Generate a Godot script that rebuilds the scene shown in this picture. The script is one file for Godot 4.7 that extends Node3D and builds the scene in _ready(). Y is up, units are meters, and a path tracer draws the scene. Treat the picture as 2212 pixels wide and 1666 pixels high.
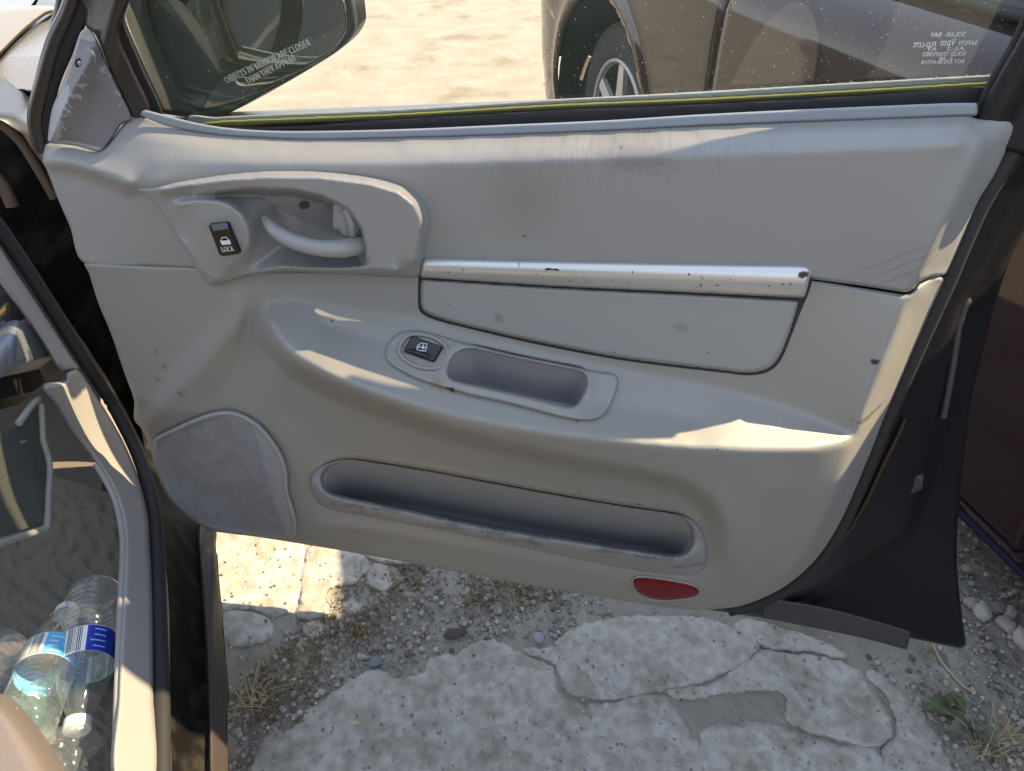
extends Node3D

# ---------- the place: metres, y up. The photographer stands in the opening of the front passenger door ----------
const TILT := 38.0
const EYE := Vector3(0, 1.21, 0)
const FOCAL := 1620.0
var C_F := Vector3(0, -sin(deg_to_rad(TILT)), -cos(deg_to_rad(TILT)))
var C_U := Vector3(0, cos(deg_to_rad(TILT)), -sin(deg_to_rad(TILT)))
var M := {}
var rng := RandomNumberGenerator.new()

# a vertical reference plane: origin, outward normal
class Pl:
	var o: Vector3
	var n: Vector3
	var u: Vector3
	var v: Vector3
	func _init(oo: Vector3, nn: Vector3):
		o = oo
		n = nn.normalized()
		v = Vector3.UP if absf(n.y) < 0.9 else Vector3(0, 0, -1)
		u = v.cross(n).normalized()
		v = n.cross(u)
	func uv(p: Vector3) -> Vector2:
		return Vector2((p - o).dot(u), -(p - o).dot(v))

var DOOR := Pl.new(Vector3(0, 0, -0.70), Vector3(-sin(deg_to_rad(9)), 0, cos(deg_to_rad(9))))   # inner face of the open door
var SIDE := Pl.new(Vector3(-0.43, 0, -0.46), Vector3(0.927, 0, -0.375))                          # our car's sill line
var JAMB := Pl.new(Vector3(-0.43, 0.40, -0.46), Vector3(0.788, 0.5, -0.319))                     # sloping jamb and kick panel of our car
var GROUND := Pl.new(Vector3(), Vector3.UP)
var NEXT := Pl.new(Vector3(0.843, 0, -0.778), Vector3(-0.958, 0, 0.287))                         # flank of the car parked alongside

# a measured spot of the photograph, put at w metres off a plane
func at(pl: Pl, x: float, y: float, w := 0.0) -> Vector3:
	var d := Vector3((x - 1106.0) / FOCAL, 0, 0) + C_U * ((833.0 - y) / FOCAL) + C_F
	return EYE + d * ((pl.o + pl.n * w - EYE).dot(pl.n) / d.dot(pl.n))

# the jamb leans back over the sill and stands up towards the cowl
func jamb(x: float, y: float, w := 0.0) -> Vector3:
	var up := lerpf(0.5, 0.15, smoothstep(1150.0, 780.0, y))
	var k := sqrt(1.0 - up * up)
	return at(Pl.new(JAMB.o, Vector3(0.927 * k, up, -0.375 * k)), x, y, w)

func low(x: float, y: float, h := 0.0) -> Vector3:      # a spot at height h above the ground
	var d := Vector3((x - 1106.0) / FOCAL, 0, 0) + C_U * ((833.0 - y) / FOCAL) + C_F
	return EYE + d * ((h - EYE.y) / d.y)

# ---------- smooth surfaces from measured contour lines: (x, y, w) triples ----------
class Field:
	var x0: float
	var y0: float
	var c: float
	var nx: int
	var ny: int
	var a: PackedFloat32Array
	var lines := []
	func _init(ax, ay, bx, by, cell):
		x0 = ax
		y0 = ay
		c = cell
		nx = int((bx - ax) / cell) + 2
		ny = int((by - ay) / cell) + 2
	func add(l: Array) -> void:
		lines.append(l)
	func solve(blur := 3) -> void:
		var prev: PackedFloat32Array
		var pnx := 0
		var pny := 0
		for k in [16, 8, 4, 2, 1]:
			var mx: int = maxi(3, (nx + k - 1) / k + 1)
			var my: int = maxi(3, (ny + k - 1) / k + 1)
			var cc: float = c * k
			var f := PackedFloat32Array()
			f.resize(mx * my)
			var sum := PackedFloat32Array()
			sum.resize(mx * my)
			var cnt := PackedFloat32Array()
			cnt.resize(mx * my)
			for l in lines:
				for i in range(0, l.size() - 3, 3):
					var p := Vector3(l[i], l[i + 1], l[i + 2])
					var q := Vector3(l[i + 3], l[i + 4], l[i + 5])
					var n := int(Vector2(p.x - q.x, p.y - q.y).length() / (cc * 0.5)) + 1
					for j in n + 1:
						var s := p.lerp(q, float(j) / n)
						var ix := int(round((s.x - x0) / cc))
						var iy := int(round((s.y - y0) / cc))
						if ix >= 0 and iy >= 0 and ix < mx and iy < my:
							sum[iy * mx + ix] += s.z
							cnt[iy * mx + ix] += 1.0
			if pnx == 0:
				f.fill(0.03)
			else:
				for j in my:
					for i in mx:
						var fx := minf(i * 0.5, pnx - 1.001)
						var fy := minf(j * 0.5, pny - 1.001)
						var ix := int(fx)
						var iy := int(fy)
						var tx := fx - ix
						var ty := fy - iy
						var b := iy * pnx + ix
						f[j * mx + i] = lerpf(lerpf(prev[b], prev[b + 1], tx), lerpf(prev[b + pnx], prev[b + pnx + 1], tx), ty)
			for i in mx * my:
				if cnt[i] > 0:
					f[i] = sum[i] / cnt[i]
			var rounds: int = {16: 150, 8: 60, 4: 40, 2: 25, 1: 14}[k]
			var om := 1.75 if k > 1 else 1.5
			for r in rounds:
				for j in my:
					var up := (j - 1 if j > 0 else 1) * mx
					var dn := (j + 1 if j < my - 1 else my - 2) * mx
					var row := j * mx
					for i in mx:
						if cnt[row + i] == 0.0:
							var le := i - 1 if i > 0 else 1
							var ri := i + 1 if i < mx - 1 else mx - 2
							f[row + i] += om * ((f[row + le] + f[row + ri] + f[up + i] + f[dn + i]) * 0.25 - f[row + i])
			prev = f
			pnx = mx
			pny = my
		nx = pnx
		ny = pny
		a = prev
		for r in blur:
			var b := a.duplicate()
			for j in range(1, ny - 1):
				for i in range(1, nx - 1):
					var k := j * nx + i
					b[k] = a[k] * 0.25 + (a[k - 1] + a[k + 1] + a[k - nx] + a[k + nx]) * 0.125 + (a[k - nx - 1] + a[k - nx + 1] + a[k + nx - 1] + a[k + nx + 1]) * 0.0625
			a = b
	func w(x: float, y: float) -> float:
		var fx := clampf((x - x0) / c, 0, nx - 1.001)
		var fy := clampf((y - y0) / c, 0, ny - 1.001)
		var ix := int(fx)
		var iy := int(fy)
		var b := iy * nx + ix
		return lerpf(lerpf(a[b], a[b + 1], fx - ix), lerpf(a[b + nx], a[b + nx + 1], fx - ix), fy - iy)

func pts(l: Array) -> PackedVector2Array:
	var r := PackedVector2Array()
	for i in range(0, l.size(), 2):
		r.append(Vector2(l[i], l[i + 1]))
	return r

# a closed outline rounded through its points
func smooth(l: Array, step := 4.0, closed := true) -> PackedVector2Array:
	var p := pts(l)
	var r := PackedVector2Array()
	var n := p.size()
	for i in (n if closed else n - 1):
		var b := p[i]
		var d := p[(i + 1) % n]
		var a := p[(i - 1 + n) % n] if closed or i > 0 else b * 2 - d
		var e := p[(i + 2) % n] if closed or i < n - 2 else d * 2 - b
		var m := b.distance_to(d)
		var t1 := (d - a).normalized() * minf(m, b.distance_to(a) * 2.0) if (d - a).length() > 0 else Vector2()
		var t2 := (e - b).normalized() * minf(m, d.distance_to(e) * 2.0) if (e - b).length() > 0 else Vector2()
		var k := maxi(1, int(m / step))
		for j in k:
			var t := float(j) / k
			var t3 := t * t * t
			var tt := t * t
			r.append(b * (2 * t3 - 3 * tt + 1) + t1 * (t3 - 2 * tt + t) + d * (-2 * t3 + 3 * tt) + t2 * (t3 - tt))
	if not closed:
		r.append(p[n - 1])
	return r

func mesh_of(v: PackedVector3Array, uv: PackedVector2Array, idx: PackedInt32Array, col := PackedColorArray(), uv2 := PackedVector2Array()) -> ArrayMesh:
	var nr := PackedVector3Array()
	nr.resize(v.size())
	for i in range(0, idx.size(), 3):
		var n := (v[idx[i + 2]] - v[idx[i]]).cross(v[idx[i + 1]] - v[idx[i]])
		nr[idx[i]] += n
		nr[idx[i + 1]] += n
		nr[idx[i + 2]] += n
	for i in nr.size():
		nr[i] = nr[i].normalized()
	var arr := []
	arr.resize(Mesh.ARRAY_MAX)
	arr[Mesh.ARRAY_VERTEX] = v
	arr[Mesh.ARRAY_NORMAL] = nr
	if uv.size():
		arr[Mesh.ARRAY_TEX_UV] = uv
	if col.size():
		arr[Mesh.ARRAY_COLOR] = col
	if uv2.size():
		arr[Mesh.ARRAY_TEX_UV2] = uv2
	arr[Mesh.ARRAY_INDEX] = idx
	var m := ArrayMesh.new()
	m.add_surface_from_arrays(Mesh.PRIMITIVE_TRIANGLES, arr)
	return m

# a moulded sheet with a rounded, turned-back edge: outline in measured spots, wf(x, y) its height off the plane
func sheet(pl: Pl, outline: PackedVector2Array, wf: Callable, cell: float, edge := 6.0, drop := 0.006, holes := [], map = null) -> ArrayMesh:
	var lo := outline[0]
	var hi := outline[0]
	for p in outline:
		lo = lo.min(p)
		hi = hi.max(p)
	lo -= Vector2(cell, cell) * 1.5
	var nx := int((hi.x - lo.x) / cell) + 3
	var ny := int((hi.y - lo.y) / cell) + 3
	var n := nx * ny
	var ins := PackedByteArray()
	ins.resize(n)
	var dist := PackedFloat32Array()
	dist.resize(n)
	dist.fill(1e9)
	var near := PackedVector2Array()
	near.resize(n)
	for j in ny:
		for i in nx:
			var p := lo + Vector2(i, j) * cell
			if Geometry2D.is_point_in_polygon(p, outline):
				ins[j * nx + i] = 1
				for h in holes:
					if Geometry2D.is_point_in_polygon(p, h):
						ins[j * nx + i] = 0
	for k in range(nx, n - nx):
		if not ins[k] and ins[k - 1] and ins[k + 1] and ins[k - nx] and ins[k + nx]:
			ins[k] = 1
	var rad := int(ceil(maxf(edge, cell) / cell)) + 1
	for ring in [outline] + holes:
		for k in ring.size():
			var p: Vector2 = ring[k]
			var q: Vector2 = ring[(k + 1) % ring.size()]
			var m := int(p.distance_to(q) / (cell * 0.3)) + 1
			for s in m:
				var z := p.lerp(q, float(s) / m)
				var ix := int(round((z.x - lo.x) / cell))
				var iy := int(round((z.y - lo.y) / cell))
				for j in range(maxi(0, iy - rad), mini(ny, iy + rad + 1)):
					for i in range(maxi(0, ix - rad), mini(nx, ix + rad + 1)):
						var d := z.distance_to(lo + Vector2(i, j) * cell)
						if d < dist[j * nx + i]:
							dist[j * nx + i] = d
							near[j * nx + i] = z
	var id := PackedInt32Array()
	id.resize(n)
	id.fill(-1)
	var v := PackedVector3Array()
	var uv := PackedVector2Array()
	var idx := PackedInt32Array()
	for j in ny - 1:
		for i in nx - 1:
			var k := j * nx + i
			var four := [k, k + 1, k + nx + 1, k + nx]
			if ins[k] + ins[k + 1] + ins[k + nx] + ins[k + nx + 1] == 0:
				continue
			if four.any(func(q): return not ins[q] and dist[q] > 1e8):
				continue
			for q in four:
				if id[q] < 0:
					var p := lo + Vector2(q % nx, q / nx) * cell
					var d := dist[q]
					if not ins[q]:
						p = near[q]
						d = 0.0
					var w: float = wf.call(p.x, p.y)
					if d < edge:
						var t := 1.0 - d / edge
						w -= drop * (1.0 - sqrt(maxf(0.0, 1.0 - t * t)))
					var s: Vector3 = map.call(p.x, p.y, w) if map != null else at(pl, p.x, p.y, w)
					id[q] = v.size()
					v.append(s)
					uv.append(pl.uv(s))
			idx.append_array([id[four[0]], id[four[1]], id[four[2]], id[four[0]], id[four[2]], id[four[3]]])
	var uv2 := PackedVector2Array()
	for q in uv:
		uv2.append(Vector2((q.x + 0.62) / 1.24, (q.y + 1.05) / 0.77) if pl == DOOR else q * 0.25)
	return mesh_of(v, uv, idx, PackedColorArray(), uv2)

# ---------- small solids ----------
func grid_mesh(rows: Array, closed_u := false, cap := false, cap_end := true) -> ArrayMesh:      # rows of equally many points
	var v := PackedVector3Array()
	var uv := PackedVector2Array()
	var idx := PackedInt32Array()
	var n: int = rows[0].size()
	for j in rows.size():
		for i in n + (1 if closed_u else 0):
			v.append(rows[j][i % n])
			uv.append(Vector2(float(i) / n, float(j) / maxi(1, rows.size() - 1)))
	var w := n + (1 if closed_u else 0)
	for j in rows.size() - 1:
		for i in w - 1:
			var k := j * w + i
			idx.append_array([k, k + 1, k + w + 1, k, k + w + 1, k + w])
	if cap:
		for e in ([0, rows.size() - 1] if cap_end else [0]):
			var mid := Vector3()
			for p in rows[e]:
				mid += p
			var b := v.size()
			v.append(mid / n)
			uv.append(Vector2(0.5, 0.5))
			for i in n:
				v.append(rows[e][i])
				uv.append(Vector2(0.5, 0.5))
			for i in n:
				if e == 0:
					idx.append_array([b, b + 1 + (i + 1) % n, b + 1 + i])
				else:
					idx.append_array([b, b + 1 + i, b + 1 + (i + 1) % n])
	var m := mesh_of(v, uv, idx)
	if closed_u:
		var arr := m.surface_get_arrays(0)
		var nr: PackedVector3Array = arr[Mesh.ARRAY_NORMAL]
		for j in rows.size():
			var s := (nr[j * w] + nr[j * w + n]).normalized()
			nr[j * w] = s
			nr[j * w + n] = s
		arr[Mesh.ARRAY_NORMAL] = nr
		m = ArrayMesh.new()
		m.add_surface_from_arrays(Mesh.PRIMITIVE_TRIANGLES, arr)
	return m

# path of points with radii (r across, s along the side direction)
func tube(p: Array, r: Array, sides := 10, side := Vector3.UP, squash := 1.0) -> ArrayMesh:
	var rows := []
	for i in p.size():
		var t: Vector3 = (p[mini(i + 1, p.size() - 1)] - p[maxi(i - 1, 0)]).normalized()
		var a := side.cross(t).normalized()
		var b := t.cross(a)
		var ring := []
		var rr: float = r[mini(i, r.size() - 1)]
		for k in sides:
			var g := TAU * k / sides
			ring.append(p[i] + a * cos(g) * rr + b * sin(g) * rr * squash)
		rows.append(ring)
	return grid_mesh(rows, true, true)

func curve(p: Array, per := 6) -> Array:               # Catmull-Rom through points
	var r := []
	for i in p.size() - 1:
		var a = p[maxi(i - 1, 0)]
		var e = p[mini(i + 2, p.size() - 1)]
		for j in per:
			r.append(p[i].cubic_interpolate(p[i + 1], a, e, float(j) / per))
	r.append(p[-1])
	return r

# a plate: a closed ring of points, thickened along d, its front edge rounded by b
func plate(ring: Array, d: Vector3, b := 0.0015, crown := 0.0) -> ArrayMesh:
	var mid := Vector3()
	for p in ring:
		mid += p
	mid /= ring.size()
	var rows := []
	var dn := d.normalized()
	for s in [[0.0, 0.0], [1.0 - b / d.length() if d.length() > b else 0.4, 0.0], [1.0 - 0.3 * b / d.length(), 0.3 * b], [1.0, b]]:
		var row := []
		for p in ring:
			var q: Vector3 = p + d * s[0]
			var in_: Vector3 = (mid - p)
			in_ -= dn * in_.dot(dn)
			row.append(q + in_.normalized() * s[1])
		rows.append(row)
	for s in [0.25, 0.5, 0.75]:
		var row := []
		for p in rows[3]:
			row.append(p.lerp(mid + d, s) + dn * crown * (1.0 - pow(1.0 - s, 2)))
		rows.append(row)
	return grid_mesh(rows, true, true)

func lathe(prof: Array, sides := 28) -> ArrayMesh:     # (radius, height) pairs about y
	var rows := []
	for q in prof:
		var ring := []
		for k in sides:
			var g := TAU * k / sides
			ring.append(Vector3(cos(g) * q[0], q[1], -sin(g) * q[0]))
		rows.append(ring)
	return grid_mesh(rows, true, false)

func box(c: Vector3, s: Vector3, basis := Basis(), b := 0.003) -> ArrayMesh:
	var rows := []
	for e in [[-0.5, b], [-0.5, 0.0], [0.5, 0.0], [0.5, b]]:
		var ring := []
		var hx: float = s.x / 2 - e[1]
		var hz: float = s.z / 2 - e[1]
		var y: float = s.y * e[0]
		if e[1] == 0.0:
			y -= signf(e[0]) * b
		for q in [[-1, -1, 0], [-1, -1, 1], [-1, 1, 0], [-1, 1, 1], [1, 1, 0], [1, 1, 1], [1, -1, 0], [1, -1, 1]]:
			var cut: bool = (int(q[2]) == 0) == (q[0] * q[1] > 0)
			ring.append(c + basis * Vector3(q[0] * (hx - (b if cut else 0.0)), y, q[1] * (hz - (0.0 if cut else b))))
		rows.append(ring)
	return flat(grid_mesh(rows, true, true))

func flat(m: ArrayMesh) -> ArrayMesh:                  # hard edges
	var arr := m.surface_get_arrays(0)
	var v: PackedVector3Array = arr[Mesh.ARRAY_VERTEX]
	var u: PackedVector2Array = arr[Mesh.ARRAY_TEX_UV]
	var idx: PackedInt32Array = arr[Mesh.ARRAY_INDEX]
	var v2 := PackedVector3Array()
	var u2 := PackedVector2Array()
	var i2 := PackedInt32Array()
	for i in idx.size():
		v2.append(v[idx[i]])
		u2.append(u[idx[i]])
		i2.append(i)
	return mesh_of(v2, u2, i2)

func merge(list: Array) -> ArrayMesh:
	var st := SurfaceTool.new()
	for m in list:
		for s in m.get_surface_count():
			st.append_from(m, s, Transform3D())
	return st.commit()

# ---------- scene tree ----------
var used := {}
func numbered(called: String) -> String:
	used[called] = used.get(called, -1) + 1
	return called if used[called] == 0 else "%s_%03d" % [called, used[called]]

func tag(o: Node, label: String, category: String, group := "") -> Node:
	o.set_meta("label", label)
	o.set_meta("category", category)
	if group:
		o.set_meta("group", group)
	return o

func thing(called: String, label: String, category: String, group := "", where := Vector3()) -> Node3D:
	var o := Node3D.new()
	o.name = numbered(called)
	o.position = where
	add_child(o)
	tag(o, label, category, group)
	return o

func part(called: String, mesh: Mesh, mat: Material, parent: Node, label := "") -> MeshInstance3D:
	var o := MeshInstance3D.new()
	o.mesh = mesh
	o.material_override = mat
	if parent == self:
		o.name = numbered(called)
		add_child(o)
	else:
		var k := 0
		var nm := called
		while parent.has_node(NodePath(nm)):
			k += 1
			nm = "%s_%03d" % [called, k]
		o.name = nm
		parent.add_child(o, true)
	if label:
		o.set_meta("label", label)
	return o

func struct(o: Node) -> Node:
	o.set_meta("kind", "structure")
	return o

# ---------- materials ----------
func noise_tex(freq: float, size := 512, normal := false, strength := 4.0, kind := FastNoiseLite.TYPE_SIMPLEX_SMOOTH, oct := 4, seed_ := 1, ramp: Gradient = null) -> NoiseTexture2D:
	var f := FastNoiseLite.new()
	f.noise_type = kind
	f.frequency = freq
	f.fractal_octaves = oct
	f.seed = seed_
	var t := NoiseTexture2D.new()
	t.width = size
	t.height = size
	t.seamless = true
	t.noise = f
	t.as_normal_map = normal
	t.bump_strength = strength
	if ramp:
		t.color_ramp = ramp
	return t

func ramp2(a: Color, b: Color, lo := 0.3, hi := 0.7) -> Gradient:
	var g := Gradient.new()
	g.offsets = PackedFloat32Array([0.0, lo, hi, 1.0])
	g.colors = PackedColorArray([a, a, b, b])
	return g

func lin(r: float, g: float, b: float) -> Color:       # real-world base colour, linear
	return Color(r, g, b).linear_to_srgb()

func mat(c: Color, rough := 0.6, metal := 0.0) -> StandardMaterial3D:
	var m := StandardMaterial3D.new()
	m.albedo_color = c
	m.roughness = rough
	m.metallic = metal
	return m

func bumpy(m: StandardMaterial3D, tex: Texture2D, scale: float, amount: float) -> StandardMaterial3D:
	m.uv1_triplanar = true
	m.uv1_scale = Vector3(scale, scale, scale)
	m.normal_enabled = true
	m.normal_texture = tex
	m.normal_scale = amount
	return m

func _ready() -> void:
	rng.seed = 7
	set_view()
	make_materials()
	build_ground()
	build_next_car()
	build_own_car()
	build_door()
	build_bottles()
	build_small_things()

func set_view() -> void:
	var cam := Camera3D.new()
	cam.name = "camera"
	cam.fov = rad_to_deg(2.0 * atan(833.0 / FOCAL))
	cam.position = EYE
	cam.rotation_degrees = Vector3(-TILT, 0, 0)
	cam.near = 0.02
	cam.far = 400.0
	add_child(cam)
	var env := Environment.new()
	env.background_mode = Environment.BG_SKY
	var sm := ProceduralSkyMaterial.new()
	sm.sky_top_color = Color(0.57, 0.62, 0.71)
	sm.sky_horizon_color = Color(0.83, 0.845, 0.85)
	sm.sky_curve = 0.25
	sm.ground_bottom_color = Color(0.45, 0.42, 0.38)
	sm.ground_horizon_color = Color(0.70, 0.70, 0.68)
	sm.sun_angle_max = 0.0
	var sky := Sky.new()
	sky.sky_material = sm
	env.sky = sky
	env.tonemap_mode = Environment.TONE_MAPPER_LINEAR
	env.tonemap_exposure = 3.8
	env.sdfgi_enabled = true
	env.ssao_enabled = true
	env.ssil_enabled = true
	var we := WorldEnvironment.new()
	we.name = "environment"
	we.environment = env
	add_child(we)
	var sun := DirectionalLight3D.new()
	sun.name = "sun"
	sun.light_energy = 1.2
	sun.light_color = Color(1.0, 0.895, 0.71)
	sun.light_angular_distance = 0.5
	sun.shadow_enabled = true
	add_child(sun)
	sun.look_at_from_position(Vector3(), Vector3(-0.951, -1.0, 0.123), Vector3.UP)

func make_materials() -> void:
	var grain := noise_tex(0.09, 512, true, 3.0, FastNoiseLite.TYPE_SIMPLEX_SMOOTH, 3, 3)
	var leather := noise_tex(0.045, 512, true, 6.0, FastNoiseLite.TYPE_CELLULAR, 2, 5)
	M.grain = grain
	paint_door()
	M.plastic = bumpy(mat(lin(0.225, 0.222, 0.207), 0.5), grain, 30.0, 0.12)
	var mottle := noise_tex(0.02, 512, false, 1.0, FastNoiseLite.TYPE_SIMPLEX_SMOOTH, 5, 41, ramp2(Color(0.98, 0.978, 0.975), Color(1, 1, 1), 0.25, 0.7))
	M.plastic.albedo_texture = mottle
	M.vinyl = bumpy(mat(lin(0.225, 0.226, 0.220), 0.55), leather, 16.0, 0.14)
	M.bezel = bumpy(mat(lin(0.235, 0.237, 0.238), 0.42), grain, 14.0, 0.08)
	M.strip = bumpy(mat(lin(0.20, 0.225, 0.26), 0.45), grain, 20.0, 0.1)
	M.silver = bumpy(mat(lin(0.52, 0.52, 0.51), 0.36, 0.5), grain, 30.0, 0.05)
	M.black = bumpy(mat(lin(0.012, 0.012, 0.013), 0.5), grain, 20.0, 0.08)
	M.black.metallic_specular = 0.35
	M.rubber = bumpy(mat(lin(0.016, 0.016, 0.017), 0.7), grain, 20.0, 0.4)
	M.paint = mat(lin(0.010, 0.009, 0.010), 0.25)
	M.paint.clearcoat_enabled = true
	M.paint.clearcoat = 0.6
	for m in [M.plastic, M.vinyl, M.bezel, M.silver]:
		worn(m)
	M.switch = mat(lin(0.008, 0.008, 0.009), 0.3)
	M.white = mat(lin(0.6, 0.62, 0.62), 0.6)
	M.red = mat(lin(0.13, 0.003, 0.004), 0.35)
	M.red.metallic_specular = 0.3
	M.grille = worn(mat(lin(0.225, 0.232, 0.25), 0.6))
	M.trim_dark = worn(bumpy(mat(lin(0.27, 0.27, 0.275), 0.5), grain, 14.0, 0.2))
	M.pocket = worn(bumpy(mat(lin(0.20, 0.20, 0.205), 0.5), grain, 14.0, 0.1))
	M.mirror = mat(lin(0.5, 0.52, 0.5), 0.03, 1.0)
	M.glass = mat(Color(0.42, 0.47, 0.40, 0.13), 0.02)
	M.glass.transparency = BaseMaterial3D.TRANSPARENCY_ALPHA
	M.algae = bumpy(mat(lin(0.15, 0.155, 0.04), 0.9), grain, 60.0, 1.0)
	M.switch_top = mat(lin(0.10, 0.13, 0.17), 0.3)
	M.plug = mat(lin(0.04, 0.055, 0.08), 0.5)
	M.metal = mat(lin(0.45, 0.45, 0.44), 0.4, 0.9)
	M.frame = bumpy(mat(lin(0.022, 0.018, 0.018), 0.35), grain, 10.0, 0.2)
	M.mirror_shell = bumpy(mat(lin(0.025, 0.028, 0.028), 0.4), grain, 14.0, 0.3)
	M.etch = mat(lin(0.62, 0.62, 0.60), 0.8)
	M.etch.backlight_enabled = true
	M.etch.backlight = Color(0.8, 0.8, 0.78)
	M.shell = bumpy(mat(lin(0.018, 0.018, 0.020), 0.38), grain, 5.0, 0.12)
	M.shell.albedo_texture = noise_tex(0.03, 1024, false, 1.0, FastNoiseLite.TYPE_SIMPLEX_SMOOTH, 6, 51, ramp2(Color(0.86, 0.86, 0.87), Color(1, 1, 1), 0.45, 0.85))
	M.shell_light = bumpy(mat(lin(0.05, 0.05, 0.055), 0.4), grain, 5.0, 0.5)
	M.shell.metallic_specular = 0.3
	M.flap = bumpy(mat(lin(0.040, 0.039, 0.043), 0.6), grain, 12.0, 0.5)
	M.latch = mat(lin(0.035, 0.034, 0.038), 0.5)
	M.sealant = mat(lin(0.035, 0.022, 0.009), 0.5)
	var fine := noise_tex(0.012, 1024, false, 1.0, FastNoiseLite.TYPE_SIMPLEX_SMOOTH, 7, 11, ramp2(Color(0.87, 0.86, 0.85), Color(1, 1, 1), 0.22, 0.78))
	var pits := noise_tex(0.02, 1024, false, 1.0, FastNoiseLite.TYPE_SIMPLEX_SMOOTH, 5, 17, ramp2(Color(0.86, 0.84, 0.81), Color(1, 1, 1), 0.12, 0.60))
	var stains := noise_tex(0.010, 1024, false, 1.0, FastNoiseLite.TYPE_SIMPLEX_SMOOTH, 6, 23, ramp2(Color(0.88, 0.86, 0.82), Color(1, 1, 1), 0.12, 0.36))
	var rough_n := noise_tex(0.03, 1024, true, 8.0, FastNoiseLite.TYPE_SIMPLEX_SMOOTH, 5, 12)
	M.earth = bumpy(mat(lin(0.285, 0.268, 0.23), 0.95), rough_n, 0.6, 0.25)
	M.earth.albedo_texture = noise_tex(0.006, 1024, false, 1.0, FastNoiseLite.TYPE_SIMPLEX_SMOOTH, 7, 13, ramp2(Color(0.93, 0.92, 0.905), Color(1, 1, 1), 0.2, 0.8))
	M.earth.detail_enabled = true
	M.earth.detail_blend_mode = BaseMaterial3D.BLEND_MODE_MUL
	M.earth.detail_uv_layer = BaseMaterial3D.DETAIL_UV_2
	M.earth.detail_albedo = stains
	M.concrete = bumpy(mat(lin(0.47, 0.455, 0.42), 0.95), rough_n, 3.0, 0.4)
	M.concrete.albedo_texture = fine
	M.concrete.detail_enabled = true
	M.concrete.detail_blend_mode = BaseMaterial3D.BLEND_MODE_MUL
	M.concrete.detail_uv_layer = BaseMaterial3D.DETAIL_UV_2
	M.concrete.detail_albedo = pits
	M.concrete.uv2_scale = Vector3(2.3, 2.3, 2.3)
	M.pebble = mat(Color.WHITE, 0.9)
	M.pebble.vertex_color_use_as_albedo = true
	M.maroon = mat(lin(0.024, 0.009, 0.012), 0.06)
	M.maroon.metallic_specular = 0.5
	M.dark = mat(lin(0.010, 0.010, 0.011), 0.8)
	M.dark_glass = mat(lin(0.012, 0.014, 0.015), 0.05)
	M.tyre = mat(lin(0.022, 0.024, 0.026), 0.75)
	M.rim_dark = mat(lin(0.03, 0.03, 0.03), 0.6)
	M.rim = mat(lin(0.50, 0.49, 0.46), 0.4, 0.3)
	M.rocker = mat(lin(0.015, 0.010, 0.02), 0.6)
	M.rocker.metallic_specular = 0.25
	M.sill = bumpy(mat(lin(0.26, 0.25, 0.245), 0.5), grain, 14.0, 0.12)
	M.jamb = bumpy(mat(lin(0.026, 0.023, 0.020), 0.75), rough_n, 6.0, 0.5)
	M.jamb.detail_enabled = true
	M.jamb.detail_blend_mode = BaseMaterial3D.BLEND_MODE_MUL
	M.jamb.detail_uv_layer = BaseMaterial3D.DETAIL_UV_2
	M.jamb.uv2_scale = Vector3(9, 9, 9)
	M.jamb.detail_albedo = noise_tex(0.014, 512, false, 1.0, FastNoiseLite.TYPE_SIMPLEX_SMOOTH, 6, 61, ramp2(Color(0.42, 0.42, 0.43), Color(1, 1, 1), 0.40, 0.80))
	M.jamb.metallic_specular = 0.3
	M.jamb.albedo_texture = fine
	M.rust_edge = bumpy(mat(lin(0.05, 0.042, 0.036), 0.6), rough_n, 8.0, 0.8)
	M.rust_strap = bumpy(mat(lin(0.11, 0.075, 0.048), 0.8), rough_n, 10.0, 0.8)
	M.dirt = mat(lin(0.25, 0.2, 0.15), 0.9)
	M.worn_paint = mat(lin(0.17, 0.155, 0.135), 0.4)
	M.fender = bumpy(mat(lin(0.15, 0.15, 0.165), 0.3), rough_n, 4.0, 0.3)
	M.seat = bumpy(mat(lin(0.135, 0.115, 0.108), 0.5), leather, 12.0, 0.15)
	M.carpet = bumpy(mat(lin(0.13, 0.113, 0.09), 0.95), rough_n, 20.0, 0.4)
	M.bracket = mat(lin(0.18, 0.20, 0.23), 0.45, 0.4)
	M.brass = mat(lin(0.35, 0.25, 0.08), 0.4, 0.8)
	M.wire = mat(lin(0.05, 0.045, 0.05), 0.5)
	M.dusty = bumpy(mat(lin(0.06, 0.065, 0.06), 0.7), rough_n, 7.0, 1.0)
	M.rimtrim = mat(lin(0.24, 0.24, 0.215), 0.5)
	M.pet = mat(Color(0.85, 0.9, 0.9, 0.05), 0.06)
	M.pet.transparency = BaseMaterial3D.TRANSPARENCY_ALPHA
	M.pet_green = mat(Color(0.45, 0.75, 0.65, 0.14), 0.1)
	M.pet_green.transparency = BaseMaterial3D.TRANSPARENCY_ALPHA
	M.cap = mat(lin(0.60, 0.62, 0.60), 0.5)
	M.label_blue = mat(Color.WHITE, 0.4)
	M.label_blue.albedo_texture = label_tex(Color(0.08, 0.20, 0.62), Color(0.85, 0.86, 0.84), Color(0.85, 0.86, 0.86), 1)
	M.label_cyan = mat(Color.WHITE, 0.4)
	M.label_cyan.albedo_texture = label_tex(Color(0.35, 0.68, 0.86), Color(0.86, 0.88, 0.86), Color(0.86, 0.88, 0.88), 2)
	M.straw = mat(lin(0.36, 0.29, 0.16), 0.8)
	M.dry_olive = mat(lin(0.17, 0.125, 0.06), 0.85)
	M.leaf = mat(lin(0.06, 0.09, 0.035), 0.7)
	M.leaf_grey = mat(lin(0.10, 0.12, 0.085), 0.7)
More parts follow.
